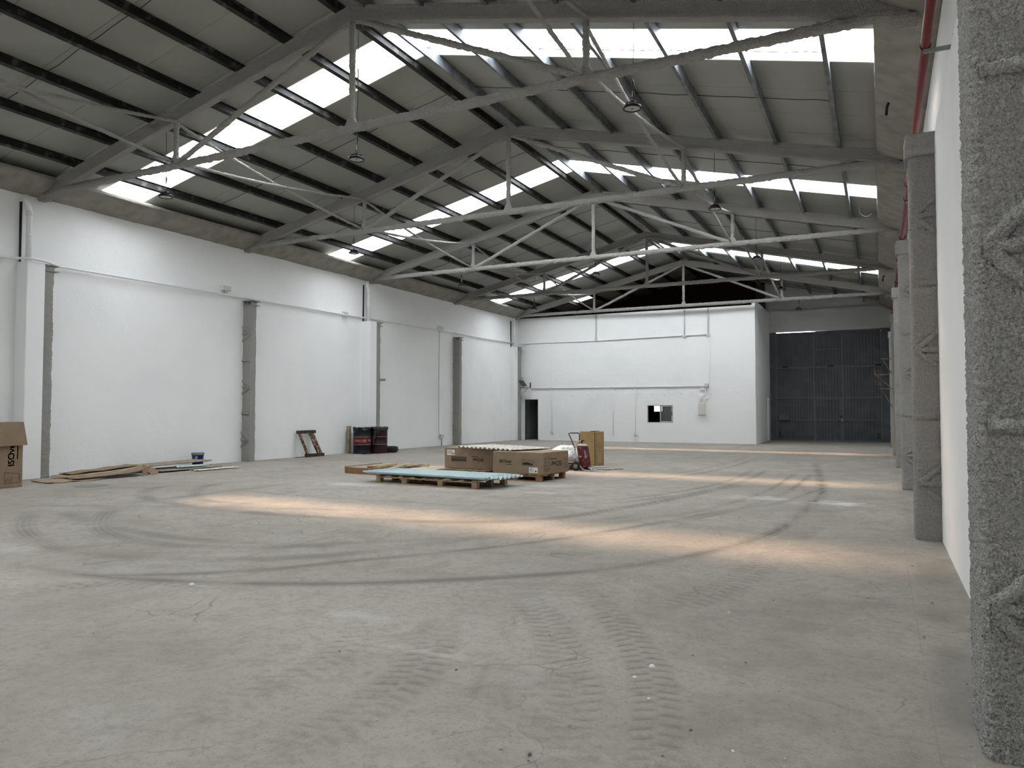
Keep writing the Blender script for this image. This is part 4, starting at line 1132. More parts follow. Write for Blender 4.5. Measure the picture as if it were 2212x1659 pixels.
def flat(name, parent, V2, F, org, ax, up, m, off=.0015):
    """2-D shapes laid on a face: org + u*ax + v*up, lifted off along the normal"""
    ax, up = Vector(ax), Vector(up); nrm = ax.cross(up); org = Vector(org)
    V = [org + ax*u + up*v + nrm*off for u, v in V2]
    return mesh_obj(name, V, F, m, parent, world=False)
def rects(rs):
    V, F = [], []
    for (a, b_, c, d) in rs:
        n = len(V); V += [(a, b_), (c, b_), (c, d), (a, d)]; F.append((n, n+1, n+2, n+3))
    return V, F
def outline(x0, y0, x1, y1, w):
    return [(x0, y0, x1, y0+w), (x0, y1-w, x1, y1), (x0, y0+w, x0+w, y1-w), (x1-w, y0+w, x1, y1-w)]
def logo(parent, org, ax, up, size, flip=False, bar=True):
    """wordmark with its short bar, right way up or turned round"""
    V, F = text_geo('ISOver', size, 1.12)
    s = -1 if flip else 1
    V = [(u*s, v*s) for u, v in V]
    flat('printed_wordmark', parent, V, F, org, ax, up, M['ink'])
    if bar:
        r = [(.0*size, -.72*size, 1.75*size, -.60*size)]
        r = [(min(a*s, c*s), min(b_*s, d*s), max(a*s, c*s), max(b_*s, d*s)) for a, b_, c, d in r]
        flat('printed_bar', parent, *rects(r), org, ax, up, M['ink'])
def sticker(parent, org, ax, up, w, h):
    p = flat('sticker', parent, *rects([(0, 0, w, h)]), org, ax, up, M['paper'], .002)
    rs = [(w*.08, h*(.80-.13*k), w*(.30+.5*random.random()), h*(.85-.13*k)) for k in range(5)] + [(w*.70, h*.15, w*.88, h*.45)]
    flat('sticker_print', parent, *rects(rs), org, ax, up, M['ink2'], .003)
# left crate: closed cardboard box
B1 = (-9.25, 15.04); h1 = .47
t = thing('cardboard_crate', 'long closed cardboard crate with an upside-down wordmark, left one under the corrugated sheet', 'cardboard box', (B1[0], B1[1], .142), math.radians(-6), group='cardboard crates')
L1, W1 = 1.36, 1.12
MB().bbox(0, L1, 0, W1, 0, h1, .006).build('carton', M['card'], t, world=False)
b = MB(); b.box(-.004, .30, .004, W1-.004, h1, h1+.004); b.build('top_flap', M['card_pale'], t, world=False)
b = MB(); b.box(.31, L1+.004, .004, W1-.004, h1, h1+.004); b.build('top_flap', M['card_pale'], t, world=False)
fx, fu = (1, 0, 0), (0, 0, 1)
logo(t, (.96, -.001, .215), fx, fu, .100, True)
sticker(t, (.075, -.001, h1-.17), fx, fu, .22, .125)
flat('printed_panel', t, *rects([(.20, .155, .64, .275)]), (0, -.001, 0), fx, fu, M['ink2'], .001)
flat('printed_panel_text', t, *rects([(.22+.052*k, .18, .255+.052*k, .215) for k in range(8)]), (0, -.001, 0), fx, fu, M['ink'], .002)
# right crate
B2 = (-7.556, 14.262); L2, W2, h2 = 1.25, 1.15, .455
t = thing('cardboard_crate', 'closed cardboard crate with an upright wordmark on its side, right one facing the extinguisher', 'cardboard box', (B2[0], B2[1], .142), RZ, group='cardboard crates')
MB().bbox(0, L2, 0, W2, 0, h2, .006).build('carton', M['card'], t, world=False)
MB().add([(0,.0,h2+.002),(L2,.0,h2+.002),(L2,W2*.42,h2+.004),(0,W2*.40,h2+.010),(0,.0,h2+.006),(L2,.0,h2+.006),(L2,W2*.42,h2+.008),(0,W2*.40,h2+.014)], [(0,3,2,1),(4,5,6,7),(0,1,5,4),(1,2,6,5),(2,3,7,6),(3,0,4,7)]).build('top_flap', M['card_pale'], t, world=False)
MB().add([(.2,W2*.5,h2+.004),(L2,W2*.5,h2+.004),(L2,W2,h2+.002),(.1,W2,h2+.012),(.2,W2*.5,h2+.008),(L2,W2*.5,h2+.008),(L2,W2,h2+.006),(.1,W2,h2+.016)], [(0,3,2,1),(4,5,6,7),(0,1,5,4),(1,2,6,5),(2,3,7,6),(3,0,4,7)]).build('top_flap', M['card_pale'], t, world=False)
logo(t, (.33, -.001, .255), fx, fu, .096, False)
r = outline(.74, .185, 1.02, .305, .006) + [(.755, .20, 1.005, .225), (.755, .225, .95, .24), (.80, .24, .90, .252)]
flat('printed_panel', t, *rects(r), (0, -.001, 0), fx, fu, M['ink'])
sticker(t, (.91, -.001, .035), fx, fu, .21, .115)
sx_, su_ = (0, 1, 0), (0, 0, 1)
logo(t, (L2+.001, .58, .215), sx_, su_, .155, True)
r = outline(.06, .07, .30, .36, .007) + [(.10, .10+.065*k, .125, .135+.065*k) for k in range(4)] + [(.20, .10+.065*k, .225, .135+.065*k) for k in range(4)]
flat('printed_panel', t, *rects(r), (L2+.001, 0, 0), sx_, su_, M['ink'])
r = outline(.90, .10, 1.12, .40, .006) + [(.94, .14+.03*k, 1.08, .15+.03*k) for k in range(4)] + [(.98, .27, 1.05, .30)]
flat('printed_panel', t, *rects(r), (L2+.001, 0, 0), sx_, su_, M['ink2'])
# corrugated fibre cement sheet bridging both crates
corrugated('roofing_sheet', 'off-white corrugated roofing sheet lying across both cardboard crates', (-7.10, 14.36, .612), math.radians(70), 1.15, 1.95, .15, .020, M['fibre'], 'roofing sheet', None, tilt=(0, .006), thick=.007)
# ------------------------------------------------------------------ wheeled extinguisher
EX, EY = -6.63, 17.35
t = thing('wheeled_extinguisher', 'dark red wheeled fire extinguisher on a trolley beside the oak cabinet', 'fire extinguisher', (EX, EY, 0))
tl = .16     # leans back to the left
def ex(u, v, w):     # u to the right in the picture, v away, w up; leaning
    return (EX + u - tl*w, EY + v, w)
b = MB()
prof = [(.04, .055), (.10, .06), (.135, .10), (.145, .16), (.145, .56), (.135, .61), (.10, .645), (.05, .66), (.035, .675)]
V = []; n = 24
for r, z in prof:
    for k in range(n):
        a = 2*math.pi*k/n; V.append(ex(.06 + r*math.cos(a), r*math.sin(a), z))
F = [(i*n+k, i*n+(k+1) % n, i*n+n+(k+1) % n, i*n+n+k) for i in range(len(prof)-1) for k in range(n)] + [tuple(range(n-1, -1, -1)), tuple((len(prof)-1)*n+k for k in range(n))]
tank = mesh_obj('tank', V, F, M['ext_red'], t, smooth=True)
V = []; pr2 = [(.139, .612), (.137, .618), (.104, .65), (.052, .665), (.001, .668)]
for r, z in pr2:
    for k in range(n):
        a = 2*math.pi*k/n; V.append(ex(.06 + r*math.cos(a), r*math.sin(a), z))
mesh_obj('white_shoulder', V, [(i*n+k, i*n+(k+1) % n, i*n+n+(k+1) % n, i*n+n+k) for i in range(len(pr2)-1) for k in range(n)], M['ext_white'], t, smooth=True)
rs = []
for q, (z, w_) in enumerate(((.47, .05), (.43, .06), (.39, .055), (.35, .06), (.31, .05))):
    V = []
    for k in range(5):
        a = math.radians(-62 + 14*w_*20*k/4)
        for dz in (0, .022): V.append(ex(.06 + .1465*math.cos(a), .1465*math.sin(a), z+dz))
    mesh_obj('faded_lettering', V, [(2*k, 2*k+2, 2*k+3, 2*k+1) for k in range(4)], M['ext_white'], tank)
V = []
for k in range(3):
    a = math.radians(-118 + 12*k)
    for dz in (0, .035): V.append(ex(.06 + .1465*math.cos(a), .1465*math.sin(a), .335+dz))
mesh_obj('small_label', V, [(0, 2, 3, 1), (2, 4, 5, 3)], M['ext_white'], tank)
MB().tube([ex(.06, 0, .66), ex(.06, 0, .73)], .022, 8).build('valve', M['black_steel'], t)
MB().tube([ex(.02, -.02, .72), ex(.06, -.02, .745), ex(.14, -.03, .74)], .014, 6).build('valve_lever', M['black_steel'], t)
hd = [ex(-.10, -.13, .17), ex(-.10, -.13, .56), ex(-.16, -.13, .78), ex(-.205, -.13, .90), ex(-.19, -.10, .925), ex(-.05, .10, .925), ex(-.02, .13, .90), ex(-.04, .13, .78), ex(-.10, .13, .56), ex(-.10, .13, .17)]
P = []
for i in range(len(hd)-1):
    for f_ in np.linspace(0, 1, 4, endpoint=False): P.append(tuple(np.array(hd[i])*(1-f_) + np.array(hd[i+1])*f_))
MB().tube(P + [hd[-1]], .014, 8).build('handle', M['ext_red'], t, smooth=True)
MB().tube([(EX-.14, EY-.20, .115), (EX-.14, EY+.20, .115)], .012, 8).build('axle', M['black_steel'], t)
for s_ in (-1, 1):
    yy = EY + s_*.19
    prw = [(.055, -.028), (.085, -.035), (.112, -.026), (.116, 0), (.112, .026), (.085, .035), (.055, .028)]
    V = []; n = 24
    for r, d_ in prw:
        for k in range(n):
            a = 2*math.pi*k/n; V.append((EX-.14 + r*math.cos(a), yy + d_, .116 + r*math.sin(a)))
    F = [(i*n+k, i*n+(k+1) % n, i*n+n+(k+1) % n, i*n+n+k) for i in range(len(prw)-1) for k in range(n)]
    wh = mesh_obj('wheel', V, F, M['rubber'], t, smooth=True)
    MB().tube([(EX-.14, yy-.022, .116), (EX-.14, yy+.022, .116)], .058, 14).build('hub', M['iron'], wh)
b = MB(); b.bar((EX-.10, EY, .06), (EX+.20, EY, .03), .22, .02); b.build('foot_plate', M['ext_red'], t)
MB().tube([(EX+.14, EY-.06, .09), (EX+.26, EY-.10, .025)], .020, 8).build('foot_bar', M['ext_white'], t)
hs = [ex(.06, -.03, .74), ex(-.03, -.08, .70), ex(-.085, -.13, .55), ex(-.09, -.15, .3), (EX-.03, EY-.17, .12), (EX+.08, EY-.20, .025), (EX+.18, EY-.20, .018), (EX+.36, EY-.22, .018)]
sp = np.array(hs); P = []
Q = np.vstack([2*sp[0]-sp[1], sp, 2*sp[-1]-sp[-2]])
for i in range(1, len(Q)-2):
    for f_ in np.linspace(0, 1, 6, endpoint=False):
        a, b_, c, d_ = Q[i-1:i+3]; P.append(tuple(.5*((2*b_)+(c-a)*f_+(2*a-5*b_+4*c-d_)*f_*f_+(-a+3*b_-3*c+d_)*f_**3)))
MB().tube(P, .013, 7).build('hose', M['ext_white'], t, smooth=True)
# loose hose ends on the floor
def loose(name, label, pts, r, m, cat):
    sp = np.array(pts, float); P = []
    Q = np.vstack([2*sp[0]-sp[1], sp, 2*sp[-1]-sp[-2]])
    for i in range(1, len(Q)-2):
        for f_ in np.linspace(0, 1, 6, endpoint=False):
            a, b_, c, d_ = Q[i-1:i+3]; P.append(tuple(.5*((2*b_)+(c-a)*f_+(2*a-5*b_+4*c-d_)*f_*f_+(-a+3*b_-3*c+d_)*f_**3)))
    P.append(tuple(sp[-1]))
    return prop(MB().tube(P, r, 8).build(name, m, None, smooth=True), label, cat)
loose('hose_piece', 'white hose end curling on the floor in front of the cabinet', [(-6.42, 17.75, .016), (-6.25, 17.9, .016), (-6.12, 17.95, .016), (-6.10, 17.8, .016), (-6.22, 17.65, .016)], .016, M['ext_white'], 'hose')
loose('hose_piece', 'straight white tube with dark end lying right of the cabinet', [(-6.08, 17.98, .018), (-5.95, 18.06, .018), (-5.86, 18.10, .018)], .018, M['ext_white'], 'hose')
loose('hose_piece', 'grey tube lying on the floor at the foot of the cabinet', [(-6.72, 18.35, .016), (-6.60, 18.45, .016), (-6.42, 18.5, .016)], .016, M['box_grey'], 'hose')
# ------------------------------------------------------------------ oak cabinet
CB = (-6.918, 18.91); cz = .915
t = thing('cabinet', 'oak cabinet standing upright behind the red extinguisher', 'cabinet', (CB[0], CB[1], 0), math.radians(-16))
Lc, Wc = .50, .40
MB().bbox(-Lc, -.012, 0, Wc, 0, cz, .003).build('carcass', M['oak'], t, world=False)
MB().box(-.012, .0, .0, .03, 0, cz-.004).build('edge_tape', M['green_tape'], t, world=False)
b = MB(); b.box(-.012, .006, .034, Wc, .012, cz-.012)
dr = b.build('door', M['oak'], t, world=False)
for z0, z1 in ((.05, .40), (.47, .53), (.58, cz-.06)):
    b = MB()
    for (y0, y1) in ((.075, Wc-.05),):
        b.box(.006, .0085, y0, y1, z0, z0+.012); b.box(.006, .0085, y0, y1, z1-.012, z1); b.box(.006, .0085, y0, y0+.012, z0, z1); b.box(.006, .0085, y1-.012, y1, z0, z1)
    b.build('moulding', M['wood_brown'], dr, world=False)
MB().box(-.012, .008, Wc, Wc+.014, 0, cz).build('side_edge', M['wood_dark'], t, world=False)
for z in (.43, .55): MB().box(.006, .02, .05, .075, z, z+.015).build('knob', M['black'], dr, world=False)
for k, (dx, dy, l) in enumerate(((-.10, .10, 'left'), (-.02+.0, .22, 'middle'), (-.05, .32, 'right'))):
    b = MB(); pts = []
    for q in range(9): pts.append((CB[0]+dx-.05+.015*q, CB[1]+dy+.012*math.sin(q*2+k), cz+.012+.006*math.sin(q*3.1+k)))
    o = MB().tube(pts, .011, 6).build('metal_fitting', M['iron'] if k else M['wood_dark'])
    prop(o, f'small loose fitting lying on top of the oak cabinet, {l} one', 'fitting', 'fittings on the cabinet')
# ------------------------------------------------------------------ pallet with plastic film behind the crate
pallet('small pallet between the right crate and the extinguisher', (-7.86, 17.30, 0), .85, .8, RZ, .14, 3, 5)
def blob(name, label, c, r, m, cat, seed, sq=1.0, n=40, amp=.28, zmin=0.0):
    V = []; F = []
    for i in range(n+1):
        th = math.pi*i/n
        for k in range(2*n):
            ph = math.pi*k/n
            V.append((math.sin(th)*math.cos(ph), math.sin(th)*math.sin(ph), math.cos(th)))
    V = np.array(V)
    d = 1 + amp*vnoise(V, 1.6, seed) + amp*.5*np.abs(vnoise(V, 4.2, seed+1)) + amp*.22*np.abs(vnoise(V, 10, seed+2))
    V = V*d[:, None]*np.array(r)
    V[:, 2] = np.maximum(V[:, 2], -r[2]*.55)
    V = V + np.array(c)
    V[:, 2] = np.maximum(V[:, 2], zmin)
    for i in range(n):
        for k in range(2*n): F.append((i*2*n+k, (i+1)*2*n+k, (i+1)*2*n+(k+1) % (2*n), i*2*n+(k+1) % (2*n)))
    return prop(mesh_obj(name, V, F, m, None, smooth=True), label, cat)
blob('plastic_film_heap', 'crumpled heap of white plastic film behind the right crate', (-7.22, 17.66, .34), (.42, .30, .26), M['white_film'], 'plastic film', 3, zmin=.142)

# ------------------------------------------------------------------ drums by the left wall
def drum(label, x, y, r, h, rz):
    t = thing('oil_drum', label, 'drum', (x, y, 0), rz, 'oil drums')
    zs_ = [(0, r), (.012, r+.006), (.03, r)]
    return t
def drum_body(t, name, prof, m, n=40, a0=0, a1=360):
    return MB().lathe(prof, n).build(name, m, t, smooth=False, world=False)
D1 = (-16.17, 20.83); D2 = (-15.88, 21.40)
R_, Hd = .30, .88
t = drum('black oil drum with a red band and white lettering, left of the pair', D1[0], D1[1], R_, Hd, 0)
MB().lathe([(R_, .0), (R_+.008, .008), (R_, .02), (R_, .30), (R_+.010, .31), (R_, .32), (R_, .57), (R_+.010, .58), (R_, .59), (R_, .865), (R_+.010, .875), (R_, .885)], 44, cap1=False).build('shell', M['drum_black'], t, smooth=True, world=False)
MB().lathe([(R_+.0022, .325), (R_+.0022, .565)], 44, cap0=False, cap1=False).build('red_band', M['drum_red'], t, smooth=True, world=False)
for z in (.31, .58): MB().lathe([(R_+.004, z-.008), (R_+.0125, z), (R_+.004, z+.008)], 44, cap0=False, cap1=False).build('hoop', M['iron'], t, smooth=True, world=False)
MB().lathe([(R_-.012, .885), (R_-.014, .86), (.001, .86)], 30, cap0=False, cap1=False).build('lid', M['drum_black'], t, world=False)
def on_drum(V2, F, a_c, z_c, r, nm, m, par):
    V = []
    for u, v in V2:
        a = a_c + u/r; V.append((r*math.cos(a), r*math.sin(a), z_c + v))
    return mesh_obj(nm, V, F, m, par, world=False)
face = math.atan2(0 - D1[1], 0 - D1[0])       # towards the viewer
V2, F2 = text_geo('TEXACO', .092, 1.0)
on_drum(V2, F2, face - .48, .45, R_+.004, 'lettering', M['drum_ink'], t)
V2, F2 = text_geo('TEXACO', .092, 1.0)
on_drum(V2, F2, face + 1.30, .45, R_+.004, 'lettering', M['drum_ink'], t)
ring, Fr = [], []
for k in range(28):
    a = 2*math.pi*k/28
    ring += [(.055*math.cos(a), .055*math.sin(a)), (.046*math.cos(a), .046*math.sin(a))]
for k in range(28): Fr.append((2*k, 2*((k+1) % 28), 2*((k+1) % 28)+1, 2*k+1))
on_drum(ring, Fr, face + .30, .45, R_+.004, 'round_emblem', M['drum_ink'], t)
st = []
for k in range(10):
    a = math.pi/2 + math.pi*k/5; rr = .040 if k % 2 == 0 else .018
    st.append((rr*math.cos(a), rr*math.sin(a)))
on_drum([(0, 0)] + st, [(0, k+1, (k+1) % 10+1) for k in range(10)], face + .30, .45, R_+.004, 'star_emblem', M['drum_ink'], t)
t = drum('maroon ribbed oil drum draped with a black bin bag, right of the pair', D2[0], D2[1], R_, Hd, 0)
pr3 = [(R_, .0), (R_+.008, .008), (R_, .02)]
z = .05
while z < .26: pr3 += [(R_, z), (R_+.006, z+.012), (R_, z+.024)]; z += .045
pr3 += [(R_, .30), (R_+.010, .31), (R_, .32), (R_, .57), (R_+.010, .58), (R_, .59)]
z = .62
while z < .82: pr3 += [(R_, z), (R_+.006, z+.012), (R_, z+.024)]; z += .05
pr3 += [(R_, .865), (R_+.010, .875), (R_, .885)]
MB().lathe(pr3, 44, cap1=False).build('shell', M['drum_maroon'], t, smooth=True, world=False)
for z in (.31, .58): MB().lathe([(R_+.004, z-.008), (R_+.0125, z), (R_+.004, z+.008)], 44, cap0=False, cap1=False).build('hoop', M['iron'], t, smooth=True, world=False)
# bin bag: a skirt over the rim with one long hanging tongue
def bag(name, label, c, r, seed, tongue, depth, zt_):
    n, m = 72, 16
    V, F = [], []
    for i in range(m+1):
        for k in range(n):
            a = 2*math.pi*k/n
            da = (a - tongue + math.pi) % (2*math.pi) - math.pi
            dn = .09 + .03*math.sin(5*a+seed) + depth*math.exp(-(da/.55)**2)
            f_ = i/m
            if f_ < .3:
                rr = r*(.75+.25*f_/.3)+.012; z_ = zt_ + .02 + .02*math.sin(7*a+seed)
            else:
                g = (f_-.3)/.7
                rr = r + .018 + .012*math.sin(9*a+seed+3*g) + .03*g*math.exp(-(da/.55)**2); z_ = zt_ + .02 - dn*g
            V.append((c[0]+rr*math.cos(a), c[1]+rr*math.sin(a), z_))
    for i in range(m):
        for k in range(n): F.append((i*n+k, i*n+(k+1) % n, (i+1)*n+(k+1) % n, (i+1)*n+k))
    F.append(tuple(range(n-1, -1, -1)))
    V = np.array(V)
    V += np.stack([vnoise(V, 9, seed), vnoise(V, 9, seed+1), vnoise(V, 9, seed+2)], 1)*.012
    return prop(mesh_obj(name, V, F, M['bag'], None, smooth=True), label, 'bin bag', 'bin bags on the drums')
f2 = math.atan2(-D2[1], -D2[0])
bag('bin_bag', 'shiny black bin bag hanging down over the right drum', D2, R_, 2, f2-.70, .50, .885)
bag('bin_bag', 'black bin bag bunched over the rim of the left drum', D1, R_, 5, f2+2.4, .05, .885)
for k in range(4):
    x0, y0 = D1[0]-.18+.05*k, D1[1]-.20+.05*k
    b = MB(); b.bar((x0, y0, .90), (x0+.12, y0+.22, 1.0-.02*k), .05, .014, (.3, 0, 1))
    prop(b.build('foam_offcut', M['fibre'] if k % 2 == 0 else M['paper']), 'pale offcut sticking out of the bag on the left drum, ' + ['first', 'second', 'third', 'last'][k] + ' from the left', 'offcut', 'offcuts in the drum')
o = MB().bbox(-16.72, -16.60, 20.66, 20.78, 0, .95, .006).build('fibre_board', M['fibre_dirty'])
prop(o, 'grey board standing on end between the left drum and the wall', 'board')
# tyre
TC = (-15.97, 22.14); n = 40; V = []; prt = [(.20, .02), (.24, .0), (.30, .01), (.325, .04), (.33, .10), (.325, .16), (.30, .19), (.24, .20), (.20, .18)]
MBt = MB().lathe(prt + [prt[0]], n, (TC[0], TC[1], 0), cap0=False, cap1=False)
t = thing('tyre', 'worn black tyre lying flat on the floor beside the drums', 'tyre', (TC[0], TC[1], 0))
MBt.build('casing', M['rubber'], t, smooth=True)
for z in (.06, .10, .14): MB().lathe([(.329, z-.006), (.334, z), (.329, z+.006)], n, (TC[0], TC[1], 0), cap0=False, cap1=False).build('tread_rib', M['black'], t)
# dark scraps around the drum feet
for k in range(6):
    x0, y0 = -15.86+.05*(k % 3)+.05*k, 20.42+.24*k
    b = MB(); b.bar((x0, y0, .008), (x0+.10, y0+.16, .012), .08, .014)
    prop(b.build('scrap', M['drum_black']), 'flat dark scrap at the feet of the drums, ' + ['leftmost', 'second from left', 'third from left', 'third from right', 'second from right', 'rightmost'][k], 'scrap', 'scraps by the drums')
# ------------------------------------------------------------------ leaning timber frame
t = thing('timber_trestle', 'weathered timber frame leaning against the left wall', 'timber frame', (-16.45, 18.7, 0))
b = MB(); b.bar((-16.42, 18.30, .055), (-16.42, 19.12, .055), .10, .10); b.build('bottom_rail', M['wood_dark'], t)
b = MB(); b.bar((-16.66, 18.17, .80), (-16.66, 18.98, .80), .10, .10); b.build('top_rail', M['wood_dark'], t)
for (ya, yb_) in ((18.38, 18.25), (18.90, 18.72), (19.02, 18.84)):
    b = MB(); b.bar((-16.43, ya+.0, .10), (-16.65, yb_, .76), .075, .06, (1, 0, 0)); b.build('upright', M['wood_old'], t)
o = MB().bbox(-16.60, -16.50, 18.0, 18.85, .0, .018, .003).build('timber_lath', M['wood_old'])
prop(o, 'thin flat lath on the floor under the leaning timber frame', 'lath')
# ------------------------------------------------------------------ bucket
t = thing('paint_bucket', 'blue paint bucket with grey lid behind the cardboard pile', 'bucket', (-16.42, 14.12, 0))
MB().lathe([(.122, .0), (.132, .01), (.150, .31), (.150, .315)], 30, (-16.42, 14.12, 0)).build('bucket_body', M['bucket_blue'], t, smooth=True)
MB().lathe([(.158, .30), (.162, .31), (.162, .355), (.154, .362), (.001, .362)], 30, (-16.42, 14.12, 0), cap1=False).build('bucket_lid', M['bucket_lid'], t, smooth=False)
fb = math.atan2(-14.12, 16.38)
for q, (z, w_) in enumerate(((.255, .16), (.225, .20), (.20, .12))):
    V = []
    for k in range(6):
        a = fb - .15 - w_*2 + w_*4*k/5*.7
        for dz in (0, .014): V.append((-16.42 + (.136+z*.048)*math.cos(a), 14.12 + (.136+z*.048)*math.sin(a), z+dz))
    mesh_obj('printed_line', V, [(2*k, 2*k+2, 2*k+3, 2*k+1) for k in range(5)], M['box_grey'], t)
MB().tube([(-16.42+.152*math.cos(fb-1.4), 14.12+.152*math.sin(fb-1.4), .29), (-16.42+.160*math.cos(fb-.7), 14.12+.160*math.sin(fb-.7), .17), (-16.42+.170*math.cos(fb), 14.12+.170*math.sin(fb), .13), (-16.42+.160*math.cos(fb+.7), 14.12+.160*math.sin(fb+.7), .17), (-16.42+.152*math.cos(fb+1.4), 14.12+.152*math.sin(fb+1.4), .29)], .005, 6).build('bail', M['steel_grey'], t)
# ------------------------------------------------------------------ flattened cardboard and old sheets by the left wall
def card_sheet(label, c, L, W_, rz, z, bend, m, rise=0.0, seed=0, th=.012):
    nx, ny = 16, 8
    V = []
    for s_ in (0, 1):
        for i in range(nx+1):
            for j in range(ny+1):
                x, y = (i/nx-.5)*L, (j/ny-.5)*W_
                zz = z + rise*(i/nx) + bend*max(0, (i/nx-.6))**2*4 + .008*math.sin(i*.9+seed)*math.sin(j*.8+seed*2) + .008 + s_*th
                V.append((x, y, zz))
    n = (nx+1)*(ny+1); I = lambda i, j: i*(ny+1)+j
    F = []
    for i in range(nx):
        for j in range(ny): F += [(I(i,j), I(i,j+1), I(i+1,j+1), I(i+1,j)), (n+I(i,j), n+I(i+1,j), n+I(i+1,j+1), n+I(i,j+1))]
    for i in range(nx): F += [(I(i,0), I(i+1,0), n+I(i+1,0), n+I(i,0)), (I(i,ny), n+I(i,ny), n+I(i+1,ny), I(i+1,ny))]
    for j in range(ny): F += [(I(0,j), n+I(0,j), n+I(0,j+1), I(0,j+1)), (I(nx,j), I(nx,j+1), n+I(nx,j+1), n+I(nx,j))]
    o = mesh_obj('flattened_carton', V, F, m, None, smooth=False)
    o.location = (c[0], c[1], 0); o.rotation_euler = (0, 0, rz)
    return prop(o, label, 'cardboard', 'flattened cartons by the left wall')
card_sheet('flattened carton at the bottom of the pile, nearest the upright box', (-15.45, 9.95), 1.1, .8, math.radians(80), .0, 0, M['card_pale'], seed=1)
card_sheet('flattened carton sloping up across the middle of the pile', (-15.83, 10.9), 1.7, .75, math.radians(83), .045, .05, M['card_pale'], rise=.09, seed=2)
card_sheet('flattened carton with curled end at the front of the pile', (-15.25, 10.75), 1.6, .35, math.radians(86), .04, .12, M['card'], rise=.05, seed=3)
card_sheet('flattened carton on top of the pile beside the wall', (-15.95, 11.0), 1.5, .5, math.radians(83), .09, .03, M['card'], rise=.09, seed=4)
b = MB(); b.bar((-15.2, 11.62, .02), (-15.28, 11.70, .20), .22, .012, (1, 0, 0)); b.bar((-15.24, 11.72, .12), (-15.10, 11.86, .03), .16, .012, (1, 0, .4))
prop(b.build('torn_carton', M['card']), 'torn upright scrap of carton at the end of the pile', 'cardboard')
corrugated('old_roofing_sheet', 'dirty corrugated roofing sheet lowest beneath the bucket end of the pile', (-15.35, 12.15, .012), math.radians(92), 1.9, .72, .18, .02, M['fibre_dirty'], 'roofing sheet', 'old sheets by the left wall', tilt=(.0, .03), thick=.007)
corrugated('old_roofing_sheet', 'dirty corrugated roofing sheet raised on top of the old sheets', (-15.62, 11.85, .13), math.radians(92), 2.1, .72, .18, .022, M['fibre_dirty'], 'roofing sheet', 'old sheets by the left wall', tilt=(.012, .0), thick=.007)
corrugated('plastic_sheet', 'short pale blue corrugated sheet on the old roofing sheets', (-15.40, 12.75, .075), math.radians(90), .85, .32, .16, .022, M['blue_sheet'], 'plastic sheet', 'old sheets by the left wall', nx=4)
corrugated('old_roofing_sheet', 'broken white-edged roofing sheet flat on the floor in front of the bucket', (-14.96, 12.9, .004), math.radians(88), 1.25, .36, .18, .012, M['fibre'], 'roofing sheet', 'old sheets by the left wall', thick=.008)
# ------------------------------------------------------------------ upright cardboard box at the left edge
t = thing('upright_carton', 'tall cardboard box with sideways wordmark at the left edge', 'cardboard box', (-15.45, 8.2, 0))
x1, y0_, y1_ = -15.03, 7.65, 8.77
MB().bbox(-15.85, x1, y0_, y1_, 0, 1.25, .006).build('carton', M['card'], t)
b = MB(); b.add([(x1+.004, y0_-.02, 1.255), (x1+.004, y1_+.0, 1.255), (x1+.055, y1_+.05, .81), (x1+.055, y0_-.05, .79), (x1+.012, y0_-.02, 1.262), (x1+.012, y1_, 1.262), (x1+.065, y1_+.05, .81), (x1+.065, y0_-.05, .79)],
   [(0,1,2,3),(7,6,5,4),(0,4,5,1),(1,5,6,2),(2,6,7,3),(3,7,4,0)]); b.build('hanging_flap', M['card'], t)
MB().box(-15.86, x1+.006, y0_-.004, y1_+.004, 1.25, 1.262).build('top_flap', M['card'], t)
t2 = t
V, F = text_geo('ISOver', .165, 1.06)
og = Vector((x1+.002, 8.56, .655)) - Vector(t.location)
# reading upwards: text x axis points up, text y axis points to smaller y
flat('printed_wordmark', t, V, F, og, (0, 0, 1), (0, -1, 0), M['ink'], -.002)
flat('printed_bar', t, *rects([(-.11, -.122, .30, -.102)]), og, (0, 0, 1), (0, -1, 0), M['ink'], -.002)
pl4 = [(8.435, .075), (8.73, .09), (8.73, .255), (8.435, .30)]
V, F = [], []
for k in range(4):
    a, b_ = pl4[k], pl4[(k+1) % 4]; n = len(V)
    dx, dz = b_[0]-a[0], b_[1]-a[1]; l = math.hypot(dx, dz); nx_, nz_ = -dz/l*.008, dx/l*.008
    V += [(x1+.002, a[0], a[1]), (x1+.002, b_[0], b_[1]), (x1+.002, b_[0]+nx_, b_[1]+nz_), (x1+.002, a[0]+nx_, a[1]+nz_)]; F.append((n, n+1, n+2, n+3))
mesh_obj('printed_outline', V, F, M['ink'], t)
V, F = rects([(8.455+.022*k, .10, 8.463+.022*k+(.006 if k == 0 else 0), .16+.07*(k % 3)/2) for k in range(6)] + [(8.70, .13, 8.712, .22)])
mesh_obj('printed_lines', [(x1+.002, u, v) for u, v in V], F, M['ink2'], t)
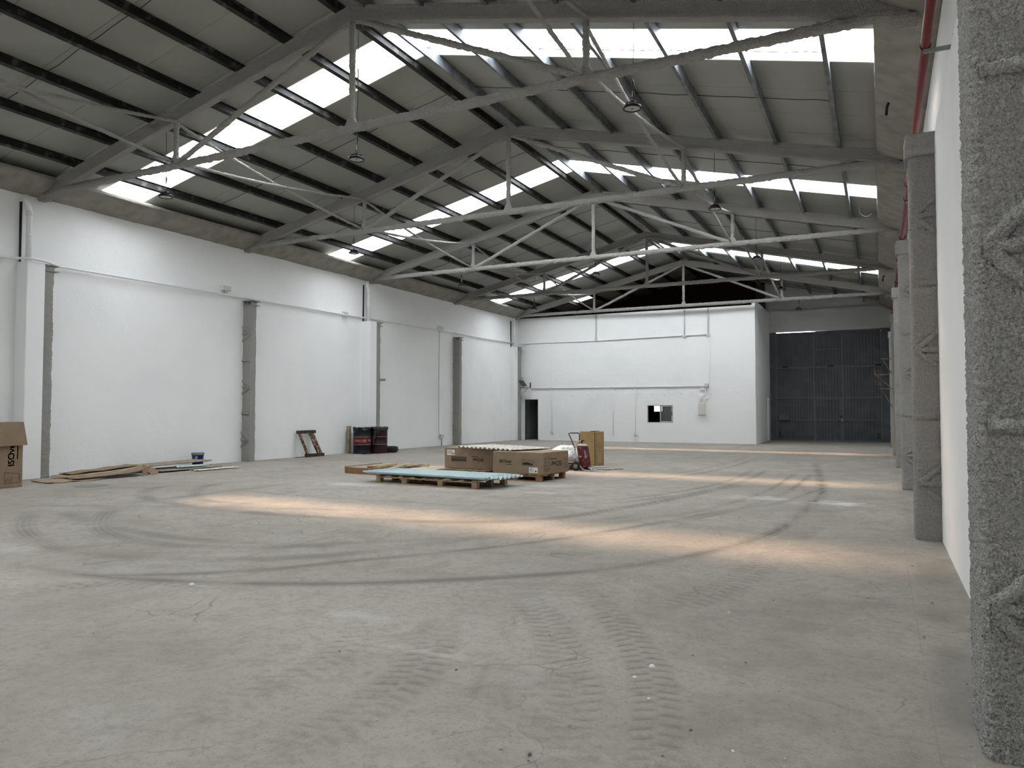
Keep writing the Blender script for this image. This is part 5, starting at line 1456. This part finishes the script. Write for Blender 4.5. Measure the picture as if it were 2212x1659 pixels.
# ------------------------------------------------------------------ manhole cover
t = thing('manhole_cover', 'round iron manhole cover in the floor near the cardboard pile', 'manhole cover', (-13.98, 9.48, 0))
MB().lathe([(.30, -.004), (.30, .004), (.285, .005), (.28, .003), (.001, .003)], 36, (-13.98, 9.48, 0), cap1=False).build('cover', M['iron'], t)
for r in (.08, .15, .22): MB().lathe([(r, .003), (r+.012, .006), (r+.024, .003)], 32, (-13.98, 9.48, 0), cap0=False, cap1=False).build('tread_ring', M['iron'], t)
# ------------------------------------------------------------------ rubble and bits on the floor
def bits(name, label, spots, m, cat, kind=None):
    b = MB()
    for (x, y, r) in spots:
        a0 = random.random()*6
        k = 6
        V = [(x + r*(.7+.5*random.random())*math.cos(a0+2*math.pi*i/k), y + r*(.7+.5*random.random())*math.sin(a0+2*math.pi*i/k), 0) for i in range(k)]
        T_ = [(x + (p[0]-x)*.6, y + (p[1]-y)*.6, r*.45) for p in V]
        b.add(V+T_, [tuple(range(k, 2*k))] + [(i, (i+1) % k, (i+1) % k+k, i+k) for i in range(k)])
    return prop(b.build(name, m), label, cat, kind=kind)
sp_ = []
for k in range(420):
    u = random.random()
    if u < .45: x, y = random.uniform(.22, .58), random.uniform(3.3, 14)
    elif u < .8: x, y = random.uniform(-2.2, .3), random.uniform(2.6, 7.5)
    else: x, y = random.uniform(-8, 0), random.uniform(2.5, 12)
    sp_.append((x, y, random.choice([.003, .004, .005, .007, .010])))
bits('floor_grit', 'fine grit and crumbs scattered over the dusty floor', sp_, M['pebble'], 'grit', 'stuff')
for k, (x, y, r) in enumerate([(-1.21,4.25,.022),(-1.25,4.04,.013),(-1.09,3.77,.010),(-.83,4.42,.008),(-.60,3.36,.010),(-5.27,4.49,.028),(-1.02,5.62,.012),(-1.96,6.28,.010)]):
    bits('paper_scrap', ['largest white chip on the floor, right of the tyre prints', 'pale pebble left of the largest white chip', 'small pale chip on the tyre prints below the pebble', 'tiny pale chip right of the tyre prints', 'white chip near the bottom right of the floor', 'white scrap on the long tyre arc at the left', 'pale crumb beside the fine tyre prints', 'pale crumb before the sunlit patch'][k], [(x, y, r)], M['paper'], 'chip')
